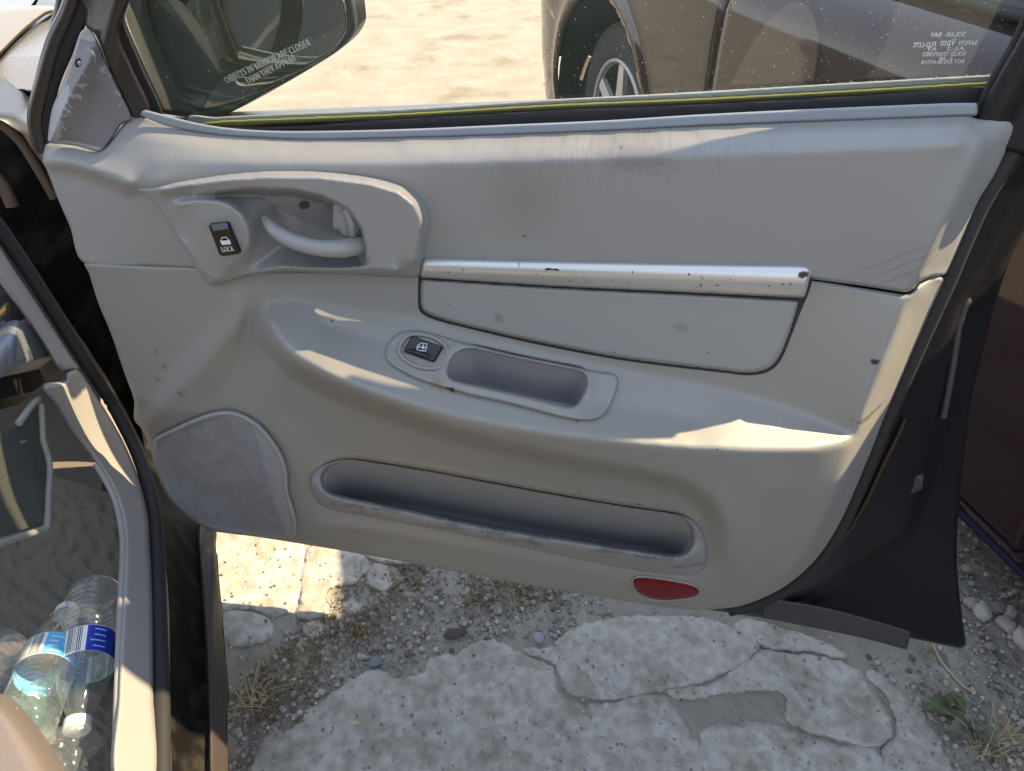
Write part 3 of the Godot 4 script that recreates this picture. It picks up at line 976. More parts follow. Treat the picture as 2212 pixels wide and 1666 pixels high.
	# top rail, out of view above
	var tr := [at(DOOR, 250, -40, -0.02)]
	for q in [[-0.33, 1.27], [-0.14, 1.37], [0.08, 1.41], [0.30, 1.41], [0.45, 1.38]]:
		tr.append(DOOR.o + DOOR.u * q[0] + Vector3.UP * q[1] - n * 0.02)
	part("top_rail", tube(curve(tr, 6), [0.026], 8, n), M.black, door)
	var rr := [at(DOOR, 2380, -100, -0.012)]
	for q in [[0.49, 1.26], [0.49, 1.36], [0.44, 1.385]]:
		rr.append(DOOR.o + DOOR.u * q[0] + Vector3.UP * q[1] - n * 0.012)
	part("rear_rail", tube(curve(rr, 6), [0.05], 8, n, 1.0), M.black, door)
	var post := []
	for q in [[0.425, 1.08], [0.44, 1.20], [0.445, 1.36], [0.50, 1.37], [0.525, 1.20], [0.54, 1.08]]:
		post.append(DOOR.o + DOOR.u * q[0] + Vector3.UP * q[1] - n * 0.024)
	part("rear_post", plate(post, n * 0.022, 0.006), M.black, door)
	build_mirror(door)

func build_mirror(door: Node3D) -> void:
	var n := DOOR.n
	var house := smooth([262, 40, 270, 0, 300, -90, 420, -190, 620, -190, 730, -120, 765, 0, 771, 35, 770, 62, 746, 97, 687, 138, 570, 206, 496, 244, 467, 252, 423, 254, 352, 246, 347, 242, 300, 140], 6)
	var glass := smooth([324, 0, 330, 50, 349, 112, 373, 165, 405, 218, 417, 229, 429, 233, 452, 231, 511, 215, 629, 165, 717, 109, 743, 73.5, 746, 38, 740, 0, 705, -80, 610, -140, 430, -140, 345, -75], 5)
	var mw := func(x, y): return -0.105 + 0.075 * smoothstep(360.0, 262.0, x + (y - 100) * -0.5)
	var rim := func(x, y):
		var d := 1e9
		for i in glass.size():
			d = minf(d, Vector2(x, y).distance_to(Geometry2D.get_closest_point_to_segment(Vector2(x, y), glass[i], glass[(i + 1) % glass.size()])))
		return mw.call(x, y) + 0.010 * smoothstep(4.0, 22.0, d) * smoothstep(60.0, 26.0, d)
	var m := part("side_mirror", sheet(DOOR, house, rim, 4.0, 10.0, 0.03, [inset(glass, -2)]), M.mirror_shell, door)
	var back := []
	for p in house:
		back.append(at(DOOR, p.x, p.y, -0.135))
	part("mirror_back", plate(back, -n * 0.07, 0.04), M.paint, m)
	# convex glass
	var gm := sheet(DOOR, inset(glass, 3), func(x, y): return -0.112 + 0.010 * (1.0 - pow((x - 530) / 320.0, 2) - pow((y - 30) / 320.0, 2)), 5.0, 2.0, 0.0005)
	var mg := part("mirror_glass", gm, M.mirror, m)
	var sets := [["OBJECTS IN MIRROR ARE CLOSER", 484, 176, 671, 90], ["THAN THEY APPEAR", 529, 179, 640, 122]]
	for s in sets:
		var a := at(DOOR, s[1], s[2], -0.099)
		var b := at(DOOR, s[3], s[4], -0.099)
		var u := (b - a).normalized()
		var t := word(s[0], (a + b) / 2, u, n.cross(u), 0.0060, 1.0)
		var wd := t.get_aabb().size.length()
		part("mirror_lettering", word(s[0], (a + b) / 2 + n * 0.0, u, n.cross(u), 0.0060, a.distance_to(b) / maxf(wd, 0.001)), M.etch, mg)

func build_etching(pane: Node) -> void:
	var n := DOOR.n
	for s in [["SOLAR · RAY", 2010, 2087, 75, 8], ["SAFETY", 2069, 2113, 93, 8], ["FLO-LITE", 1972, 2023, 97, 8], ["Vpm", 2030, 2065, 92, 12], ["AS-2    AT", 2000, 2086, 106, 6], ["SOLID TEMPERED", 1992, 2087, 117, 7], ["2   AB", 2028, 2060, 126, 6], ["DOT 476 M-AT516", 1990, 2084, 134, 7]]:
		var a := at(DOOR, s[1], s[3] + 1, -0.0335)
		var b := at(DOOR, s[2], s[3] - 1, -0.0335)
		var u := (b - a).normalized()
		var h: float = s[4] * 0.00042
		var t := word(s[0], (a + b) / 2, u, n.cross(u), h, 1.0, true)
		part("glass_etching", word(s[0], (a + b) / 2, u, n.cross(u), h, a.distance_to(b) / maxf(t.get_aabb().size.length(), 0.001), true), M.etch, pane)

func build_shell(door: Node3D) -> void:
	var n := DOOR.n
	# black seal hugging the trim's rear edge
	var c := []
	for q in [[2196, 262], [2196, 290], [2176, 340], [2118, 440], [2080, 525], [2044, 612], [2013, 680], [1975, 766], [1952, 818], [1919, 895], [1888, 973], [1849, 1067], [1818, 1135], [1767, 1213], [1701, 1271], [1630, 1305], [1575, 1319]]:
		c.append(at(DOOR, q[0], q[1], -0.014))
	part("door_seal", tube(curve(c, 4), [0.009], 10, n), M.rubber, door)
	# inner steel face from the seal to the flange, then the outer flange
	var steel := Field.new(1560, 220, 2330, 1440, 5.0)
	for l in [
		[2196, 262, -.016, 2176, 340, -.016, 2118, 440, -.016, 2044, 612, -.016, 1952, 818, -.016, 1888, 973, -.016, 1818, 1135, -.016, 1701, 1271, -.016, 1575, 1319, -.016],
		[2260, 300, -.03, 2190, 430, -.03, 2110, 590, -.03, 2040, 740, -.03, 1975, 900, -.03, 1935, 1010, -.03, 1890, 1090, -.03, 1830, 1180, -.03, 1720, 1260, -.03, 1640, 1290, -.03],
		[2300, 380, -.05, 2170, 560, -.05, 2080, 660, -.05, 2040, 850, -.05, 1995, 1010, -.05, 1985, 1065, -.05, 1955, 1145, -.05, 1860, 1205, -.05, 1760, 1262, -.05, 1690, 1290, -.05],
		[2310, 400, -.10, 2190, 590, -.10, 2110, 690, -.10, 2068, 850, -.10, 2020, 1010, -.10, 1995, 1090, -.10, 1965, 1160, -.10, 1870, 1222, -.10, 1780, 1275, -.10, 1700, 1298, -.09],
		[2200, 560, -.115, 2120, 820, -.115, 2075, 1000, -.115, 2056, 1200, -.115, 2068, 1370, -.115, 1960, 1345, -.11, 1800, 1310, -.10, 1650, 1306, -.05]]:
		steel.add(l)
	steel.solve(2)
	part("door_shell", sheet(DOOR, smooth([2150, 250, 2250, 230, 2330, 300, 2191, 541, 2109, 816, 2088, 945, 2067, 1200, 2087, 1392, 2070, 1400, 1960, 1378, 1580, 1325, 1480, 1290, 1700, 1230, 1840, 1030, 2000, 650, 2080, 440], 5), func(x, y): return steel.w(x, y), 5.0, 6.0, 0.012), M.shell, door)
	var skin := []
	for q in smooth([2330, 300, 2191, 541, 2109, 816, 2088, 945, 2067, 1200, 2086, 1390, 2070, 1396, 1960, 1374, 1580, 1292, 1000, 1160, 600, 1060, 420, 950, 330, 780, 270, 560, 240, 330, 300, 262, 1200, 225, 2200, 180], 20):
		skin.append(at(DOOR, q.x, q.y, -0.128))
	part("outer_skin", plate(skin, -n * 0.03, 0.012), M.paint, door)
	# rubber flap along the bottom, latch and the gold sealant bead
	part("bottom_flap", sheet(DOOR, smooth([1564, 1317, 1600, 1300, 1640, 1292, 1760, 1308, 1880, 1338, 1962, 1362, 1968, 1364, 1967, 1368, 1961, 1399, 1959, 1404, 1954, 1403, 1860, 1378, 1700, 1345], 5), func(_x, _y): return -0.045, 4.0, 4.0, 0.003), M.flap, door, "worn black rubber flap")
	var lt := []
	for q in [[1930, 1009], [1990, 1014], [1988, 1042], [1966, 1052], [1922, 1052]]:
		lt.append(at(DOOR, q[0], q[1], -0.06))
	var latch := part("door_latch", plate(lt, n * 0.014, 0.003), M.latch, door)
	var ls := []
	for q in [[1964, 1010], [1972, 1010], [1976, 1034], [1964, 1032]]:
		ls.append(at(DOOR, q[0], q[1], -0.0455))
	part("latch_slot", plate(ls, n * 0.001, 0.0003), M.black, latch)
	var gc := []
	for q in [[1955, 905], [1935, 950], [1905, 1010], [1880, 1065], [1850, 1120], [1820, 1165], [1780, 1210], [1735, 1245], [1700, 1265]]:
		gc.append(at(DOOR, q[0], q[1], -0.020))
	part("sealant_bead", tube(curve(gc, 4), [0.0028], 6, n), M.sealant, door)
	var gb := []
	for q in [[2090, 640], [2072, 700], [2060, 780], [2046, 860], [2038, 900]]:
		gb.append(at(DOOR, q[0], q[1], -0.05))
	part("shell_crease", tube(curve(gb, 4), [0.002, 0.006, 0.004], 6, n), M.shell_light, door)

# ---------------------------------------------------------------- wear on the door, laid out in the door's own plane
var WEAR: Image
var WEAR_TEX: ImageTexture

func worn(m: StandardMaterial3D) -> StandardMaterial3D:
	m.detail_enabled = true
	m.detail_blend_mode = BaseMaterial3D.BLEND_MODE_MUL
	m.detail_uv_layer = BaseMaterial3D.DETAIL_UV_2
	m.detail_albedo = WEAR_TEX
	return m

func wear_at(x: float, y: float, w: float) -> Vector2:
	var q := DOOR.uv(at(DOOR, x, y, w))
	return Vector2((q.x + 0.62) / 1.24 * 1536.0, (q.y + 1.05) / 0.77 * 960.0)

# a ragged spot; rx, ry in millimetres
func spot(x: float, y: float, w: float, rx: float, ry: float, c: Color, ragged := 0.6, soft := 0.15, seed_ := 0, strength := 1.0, turn := 0.0) -> void:
	var o := wear_at(x, y, w)
	var k := 1.24
	var nz := FastNoiseLite.new()
	nz.seed = seed_ + int(x)
	nz.frequency = 0.12
	nz.fractal_octaves = 3
	var r := maxf(rx, ry) * k * (1.0 + ragged) + 2.0
	for j in range(maxi(0, int(o.y - r)), mini(960, int(o.y + r) + 1)):
		for i in range(maxi(0, int(o.x - r)), mini(1536, int(o.x + r) + 1)):
			var d := Vector2(i - o.x, j - o.y).rotated(turn) / k
			var e := Vector2(d.x / rx, d.y / ry).length() + nz.get_noise_2d(i, j) * ragged
			var a := smoothstep(1.0 + soft, 1.0 - soft, e) * strength
			if a > 0.003:
				WEAR.set_pixel(i, j, WEAR.get_pixel(i, j).lerp(c, a))

func coat(poly: Array, w: float, c: Color, chips: float, seed_: int, freq := 0.05) -> void:      # a dark coat over an area, flaked away where the noise is high
	var p := PackedVector2Array()
	var lo := Vector2(1e9, 1e9)
	var hi := -lo
	for i in range(0, poly.size(), 2):
		var q := wear_at(poly[i], poly[i + 1], w)
		p.append(q)
		lo = lo.min(q)
		hi = hi.max(q)
	var nz := FastNoiseLite.new()
	nz.seed = seed_
	nz.frequency = freq
	nz.fractal_octaves = 4
	for j in range(maxi(0, int(lo.y)), mini(960, int(hi.y) + 1)):
		for i in range(maxi(0, int(lo.x)), mini(1536, int(hi.x) + 1)):
			if Geometry2D.is_point_in_polygon(Vector2(i, j), p):
				var a := smoothstep(chips, chips - 0.10, nz.get_noise_2d(i, j))
				WEAR.set_pixel(i, j, WEAR.get_pixel(i, j).lerp(c, a))

func paint_door() -> void:
	var r := RandomNumberGenerator.new()
	r.seed = 12
	WEAR = Image.create(1536, 960, false, Image.FORMAT_RGB8)
	WEAR.fill(Color.WHITE)
	# corner trim: dark coat with pale flakes along its edges
	coat([184, 66, 196, 74, 226, 122, 284, 250, 262, 266, 236, 305, 218, 322, 165, 312, 118, 306, 130, 282, 136, 246, 158, 200, 150, 180, 134, 190, 156, 132, 172, 82], 0.014, Color(0.74, 0.73, 0.75), 2.0, 3)
	for k in 16:
		var t := r.randf()
		spot(lerpf(222, 268, t) + r.randf_range(-10, 4), lerpf(120, 235, t), 0.008, r.randf_range(0.6, 1.8), r.randf_range(0.5, 1.4), Color.WHITE, 0.8, 0.2, k)
	for k in 12:
		var t := k / 11.0
		spot(lerpf(176, 114, t) + r.randf_range(0, 7), lerpf(165, 300, t) + r.randf_range(-8, 8), lerpf(0.024, 0.014, t), r.randf_range(0.8, 2.6), r.randf_range(1.5, 7), Color.WHITE, 0.9, 0.1, 40 + k)
	spot(184, 70, 0.015, 9, 7, Color.WHITE, 0.5, 0.1, 4)
	# speaker grille: scuffed coat over a fine mesh of holes
	coat([360, 940, 430, 912, 500, 900, 560, 935, 605, 1000, 612, 1060, 625, 1110, 630, 1150, 540, 1150, 470, 1130, 420, 1110, 380, 1060, 350, 1000], 0.03, Color(0.955, 0.95, 0.955), 0.05, 31, 0.022)
	coat([480, 1040, 600, 1030, 628, 1140, 560, 1150, 500, 1130], 0.03, Color(0.955, 0.945, 0.95), 0.12, 33, 0.02)
	var g0 := wear_at(345, 1000, 0.015)
	var g1 := wear_at(625, 1160, 0.03)
	var gt := wear_at(500, 898, 0.03)
	for j in range(int(gt.y), int(g1.y)):
		for i in range(int(g0.x), int(g1.x)):
			if j % 3 == 0 and (i + j / 3) % 3 != 0:
				WEAR.set_pixel(i, j, WEAR.get_pixel(i, j).darkened(0.38))
	# map pocket lip, coat peeling off in patches
	for k in 34:
		var t := r.randf()
		spot(lerpf(690, 1510, t), lerpf(1078, 1225, t) + r.randf_range(-16, 12), 0.062, r.randf_range(3, 16), r.randf_range(2, 5), Color(0.80, 0.79, 0.79), 0.9, 0.08, 60 + k, 0.8)
	for k in 26:
		spot(r.randf_range(720, 1490), r.randf_range(1010, 1180), 0.035, r.randf_range(1, 3.5), r.randf_range(1, 3), Color(0.6, 0.6, 0.62), 0.8, 0.1, 160 + k, 0.6)
	# silver strip: dark nicks
	for k in 30:
		var t := r.randf()
		spot(lerpf(915, 1740, t), lerpf(566, 600, t) + r.randf_range(-4, 36), 0.046, r.randf_range(0.4, 1.6), r.randf_range(0.3, 0.7), Color(0.25, 0.25, 0.26), 0.8, 0.2, 220 + k, 0.9, r.randf() * 2.0)
	spot(1734, 594, 0.047, 4.0, 3.0, Color(0.22, 0.20, 0.19), 0.6, 0.2, 5)
	spot(1192, 581, 0.046, 7.0, 0.9, Color(0.2, 0.2, 0.2), 0.9, 0.2, 6)
	# smudges and knocks
	spot(1372, 342, 0.044, 26, 9, Color(0.72, 0.69, 0.68), 0.7, 0.8, 7, 0.4)
	spot(1340, 324, 0.042, 0.9, 0.9, Color(0.12, 0.08, 0.10), 0.2, 0.2, 8)
	spot(1130, 420, 0.046, 32, 40, Color(0.92, 0.905, 0.90), 0.4, 0.9, 9, 0.7)
	spot(1076, 690, 0.045, 4, 5, Color(0.8, 0.79, 0.78), 0.9, 0.6, 10, 0.7)
	spot(1470, 712, 0.045, 7, 4, Color(0.85, 0.84, 0.83), 0.9, 0.6, 11, 0.6)
	spot(1130, 517, 0.045, 1.6, 1.0, Color(0.3, 0.3, 0.3), 0.3, 0.2, 12)
	spot(968, 858, 0.115, 4.0, 3.2, Color(0.18, 0.22, 0.23), 0.9, 0.15, 13)
	spot(950, 814, 0.088, 5.5, 5.0, Color(0.95, 0.86, 0.70), 0.9, 0.5, 14, 0.7)
	spot(1889, 783, 0.045, 4.5, 2.4, Color(0.32, 0.33, 0.42), 0.9, 0.2, 15)
	spot(1884, 909, 0.045, 16, 4, Color(0.72, 0.71, 0.72), 0.8, 0.2, 16, 0.8)
	spot(708, 706, 0.06, 1.4, 0.9, Color(0.2, 0.2, 0.2), 0.3, 0.2, 17)
	for k in 40:
		spot(r.randf_range(200, 1880), r.randf_range(640, 1230), 0.05, r.randf_range(0.4, 1.3), r.randf_range(0.4, 1.0), Color(0.45, 0.44, 0.43), 0.4, 0.3, 300 + k, 0.7)
	# long dark rubs by the rear corner and on the left kick side
	for k in 3:
		spot(1940 + k * 14, 560 + k * 18, 0.040, 34, 1.2, Color(0.86, 0.85, 0.85), 0.8, 0.8, 400 + k, 0.6, 0.6)
	for k in 7:
		spot(r.randf_range(320, 420), r.randf_range(760, 850), 0.024, r.randf_range(1, 4), r.randf_range(1.5, 5), Color(0.74, 0.72, 0.73), 0.9, 0.4, 420 + k, 0.7)
	# fine stretch creases of the vinyl under the belt
	for k in 150:
		spot(1330 + r.randfn() * 130, 312 + absf(r.randfn()) * 34, 0.042, 0.5, r.randf_range(3, 8), Color(0.90, 0.90, 0.90), 0.5, 0.5, 500 + k, 0.6, r.randf_range(-0.25, 0.25))
	WEAR_TEX = ImageTexture.create_from_image(WEAR)

# ---------------------------------------------------------------- car parked alongside
func along(pl: Pl, s: float, h: float, w: float) -> Vector3:      # metres along a car's flank, height, outward
	return pl.o + pl.u * s + Vector3.UP * h + pl.n * w

func profile(h: float) -> float:
	var k := [[0.15, -0.10], [0.19, -0.02], [0.24, 0.0], [0.45, 0.020], [0.62, 0.027], [0.74, 0.027], [0.82, 0.024], [0.87, 0.014], [0.91, -0.02], [0.94, -0.075]]
	for i in k.size() - 1:
		if h < k[i + 1][0]:
			return lerpf(k[i][1], k[i + 1][1], smoothstep(0.0, 1.0, clampf((h - k[i][0]) / (k[i + 1][0] - k[i][0]), 0, 1)))
	return -0.08

func wheel(car: Node3D, c: Vector3, n: Vector3, r: float) -> void:
	var b := Basis(n.cross(Vector3.UP).normalized(), n, Vector3.UP)
	if b.determinant() < 0:
		b.x = -b.x
	var w := Node3D.new()
	w.name = "wheel"
	car.add_child(w, true)
	w.transform = Transform3D(b, c)
	part("tyre", lathe([[r * 0.6, -0.20], [r * 0.93, -0.20], [r, -0.18], [r, -0.03], [r * 0.97, -0.01], [r * 0.9, 0.0], [r * 0.75, 0.004], [r * 0.64, -0.004], [r * 0.62, -0.02]], 40), M.tyre, w)
	part("rim", lathe([[0.001, -0.055], [r * 0.2, -0.055], [r * 0.5, -0.07], [r * 0.58, -0.04], [r * 0.61, -0.004], [r * 0.635, 0.0], [r * 0.64, -0.012]], 40), M.rim_dark, w)
	var list := [lathe([[r * 0.60, -0.012], [r * 0.625, 0.004], [r * 0.65, 0.002], [r * 0.655, -0.008]], 40)]
	for k in 6:
		var g := TAU * k / 6.0
		var e := Vector3(sin(g), 0, cos(g))
		var s := e.cross(Vector3.UP)
		var ring := []
		for q in [[0.03, 0.03], [0.6 * r, 0.019], [0.6 * r, -0.019], [0.03, -0.03]]:
			ring.append(e * q[0] + s * q[1] + Vector3(0, -0.022, 0))
		list.append(plate(ring, Vector3(0, 0.018, 0), 0.004))
	list.append(lathe([[0.001, 0.004], [0.03, 0.004], [0.036, -0.004], [0.036, -0.03]], 24))
	part("spokes", merge(list), M.rim, w)

func flank(pl: Pl, s0: float, s1: float, arches: Array, seams: Array, top: float, taper: bool) -> ArrayMesh:
	var o := PackedVector2Array()
	var x := s0
	o.append(Vector2(s0 * 100, -top * 100))
	o.append(Vector2(s0 * 100, -30))
	for a in arches:
		o.append(Vector2((a - 0.52) * 100 if a - 0.52 > s0 else s0 * 100 + 3, -19))
		for k in 25:
			var g := PI + 0.28 - (PI + 0.56) * k / 24.0
			o.append(Vector2((a + cos(g) * 0.405) * 100, -(0.33 + sin(g) * 0.405) * 100))
		o.append(Vector2((a + 0.52) * 100, -17.5))
	o.append(Vector2(s1 * 100, -17.5))
	o.append(Vector2(s1 * 100, -top * 100))
	var wf := func(px, py):
		var w := profile(-py / 100.0)
		for s in seams:
			w -= 0.012 * exp(-pow((px - s * 100.0) / 0.9, 2))
		for a in arches:
			var d := Vector2(px / 100.0 - a, -py / 100.0 - 0.33).length()
			w += 0.014 * exp(-pow((d - 0.42) / 0.03, 2))
		if taper and px < -235:
			w -= 0.00007 * pow(-235 - px, 2)
		return w
	return sheet(pl, o, wf, 2.0, 1.2, 0.012, [], func(px, py, w): return along(pl, px / 100.0, -py / 100.0, w))

func strip_between(a: Array, b: Array) -> ArrayMesh:
	return grid_mesh([a, b])

func build_next_car() -> void:
	var car := thing("maroon_car", "glossy dark maroon car parked behind and right of the open door", "car")
	part("front_wing", flank(NEXT, -2.85, -1.174, [-1.88], [], 0.94, true), M.maroon, car)
	part("front_door", flank(NEXT, -1.166, -0.024, [], [], 0.94, false), M.maroon, car)
	part("rear_quarter", flank(NEXT, -0.016, 2.2, [0.92], [], 0.94, false), M.maroon, car)
	part("gap_backing", grid_mesh([[along(NEXT, -1.30, 0.9, -0.03), along(NEXT, 0.2, 0.9, -0.03)], [along(NEXT, -1.30, 0.18, -0.03), along(NEXT, 0.2, 0.18, -0.03)]]), M.dark, car)
	# wheel houses
	for s in [-1.88, 0.92]:
		var rows := []
		for w in [0.014, -0.32]:
			var r := []
			for k in 21:
				var g := PI + 0.62 - (PI + 1.24) * k / 20.0
				r.append(along(NEXT, s + cos(g) * 0.40, 0.33 + sin(g) * 0.40, w))
			rows.append(r)
		var inner := []
		for k in 21:
			inner.append(along(NEXT, s, 0.3, -0.32))
		rows.append(inner)
		part("wheel_house", grid_mesh(rows), M.dark, car)
		part("inner_panel", grid_mesh([[along(NEXT, s - 0.55, 0.42, -0.325), along(NEXT, s + 0.55, 0.42, -0.325)], [along(NEXT, s - 0.55, 0.06, -0.325), along(NEXT, s + 0.55, 0.06, -0.325)]]), M.dark, car)
		wheel(car, along(NEXT, s, 0.325, -0.055), NEXT.n, 0.325)
	var list := []
	for q in [[-2.85, -0.1], [2.2, -0.06]]:
		list.append([along(NEXT, q[0], 0.19, q[1] - 0.02), along(NEXT, q[0], 0.19, -1.6)])
	part("underbody", grid_mesh([list[0], list[1]]), M.dark, car)
	# bonnet, windscreen, roof, side glass
	part("bonnet", grid_mesh([[along(NEXT, -2.85, 0.80, -0.20), along(NEXT, -2.2, 0.90, -0.06), along(NEXT, -1.0, 0.96, -0.09)], [along(NEXT, -2.90, 0.80, -0.85), along(NEXT, -2.3, 0.94, -0.85), along(NEXT, -1.1, 1.0, -0.85)], [along(NEXT, -2.85, 0.80, -1.5), along(NEXT, -2.2, 0.90, -1.62), along(NEXT, -1.0, 0.96, -1.6)]]), M.maroon, car)
	part("nose", grid_mesh([[along(NEXT, -2.85, 0.80, -0.20), along(NEXT, -2.85, 0.3, -0.16)], [along(NEXT, -2.90, 0.80, -0.85), along(NEXT, -2.95, 0.3, -0.85)], [along(NEXT, -2.85, 0.80, -1.5), along(NEXT, -2.85, 0.3, -1.5)]]), M.maroon, car)
	part("side_glass", grid_mesh([[along(NEXT, -1.05, 0.94, -0.08), along(NEXT, 0.1, 0.95, -0.08), along(NEXT, 1.6, 0.97, -0.09)], [along(NEXT, -0.55, 1.43, -0.27), along(NEXT, 0.3, 1.47, -0.28), along(NEXT, 1.1, 1.45, -0.28)]]), M.dark_glass, car)
	part("belt_molding", tube([along(NEXT, -1.0, 0.945, -0.072), along(NEXT, 0.1, 0.955, -0.074), along(NEXT, 1.6, 0.975, -0.084)], [0.010], 8), M.rubber, car)
	part("roof", grid_mesh([[along(NEXT, -0.57, 1.43, -0.28), along(NEXT, 0.3, 1.47, -0.29), along(NEXT, 1.15, 1.45, -0.29)], [along(NEXT, -0.48, 1.49, -0.55), along(NEXT, 0.4, 1.53, -0.55), along(NEXT, 1.1, 1.50, -0.55)], [along(NEXT, -0.48, 1.49, -1.15), along(NEXT, 0.4, 1.53, -1.15), along(NEXT, 1.1, 1.50, -1.15)], [along(NEXT, -0.57, 1.43, -1.42), along(NEXT, 0.3, 1.47, -1.42), along(NEXT, 1.15, 1.45, -1.42)]]), M.maroon, car)
	part("windscreen", grid_mesh([[along(NEXT, -1.12, 0.96, -0.12), along(NEXT, -1.2, 1.0, -0.85), along(NEXT, -1.12, 0.96, -1.58)], [along(NEXT, -0.55, 1.44, -0.28), along(NEXT, -0.48, 1.49, -0.85), along(NEXT, -0.55, 1.44, -1.42)]]), M.dark_glass, car)
	part("rear_body", grid_mesh([[along(NEXT, 1.1, 1.46, -0.29), along(NEXT, 1.75, 0.98, -0.10), along(NEXT, 2.2, 0.9, -0.12), along(NEXT, 2.25, 0.3, -0.12)], [along(NEXT, 1.1, 1.5, -0.85), along(NEXT, 1.75, 1.0, -0.85), along(NEXT, 2.3, 0.92, -0.85), along(NEXT, 2.35, 0.3, -0.85)], [along(NEXT, 1.1, 1.46, -1.42), along(NEXT, 1.75, 0.98, -1.6), along(NEXT, 2.2, 0.9, -1.58), along(NEXT, 2.25, 0.3, -1.58)]]), M.maroon, car)
	part("far_flank", grid_mesh([[along(NEXT, -2.85, 0.80, -1.5), along(NEXT, -2.2, 0.90, -1.62), along(NEXT, 2.2, 0.94, -1.6)], [along(NEXT, -2.85, 0.19, -1.5), along(NEXT, -2.2, 0.19, -1.64), along(NEXT, 2.2, 0.19, -1.62)]]), M.maroon, car)
	# door edge of the front door
	part("rocker_trim", tube([along(NEXT, -1.4, 0.205, 0.0), along(NEXT, 0.4, 0.205, 0.0)], [0.007], 6), M.rocker, car)

# ---------------------------------------------------------------- our own car round the door opening
# the hinge face of the jamb looks back at the open door
func hinge_face(x: float, y: float, w := 0.0) -> Vector3:
	return jamb(x, y, w).lerp(at(Pl.new(Vector3(-0.63, 0.4, -0.94), Vector3(0.5, 0.15, 0.85)), x, y, w), smoothstep(1150.0, 880.0, y))

func on_jamb(l: Array, w := 0.0) -> Array:
	var r := []
	for i in range(0, l.size(), 2):
		r.append(jamb(l[i], l[i + 1], w))
	return r

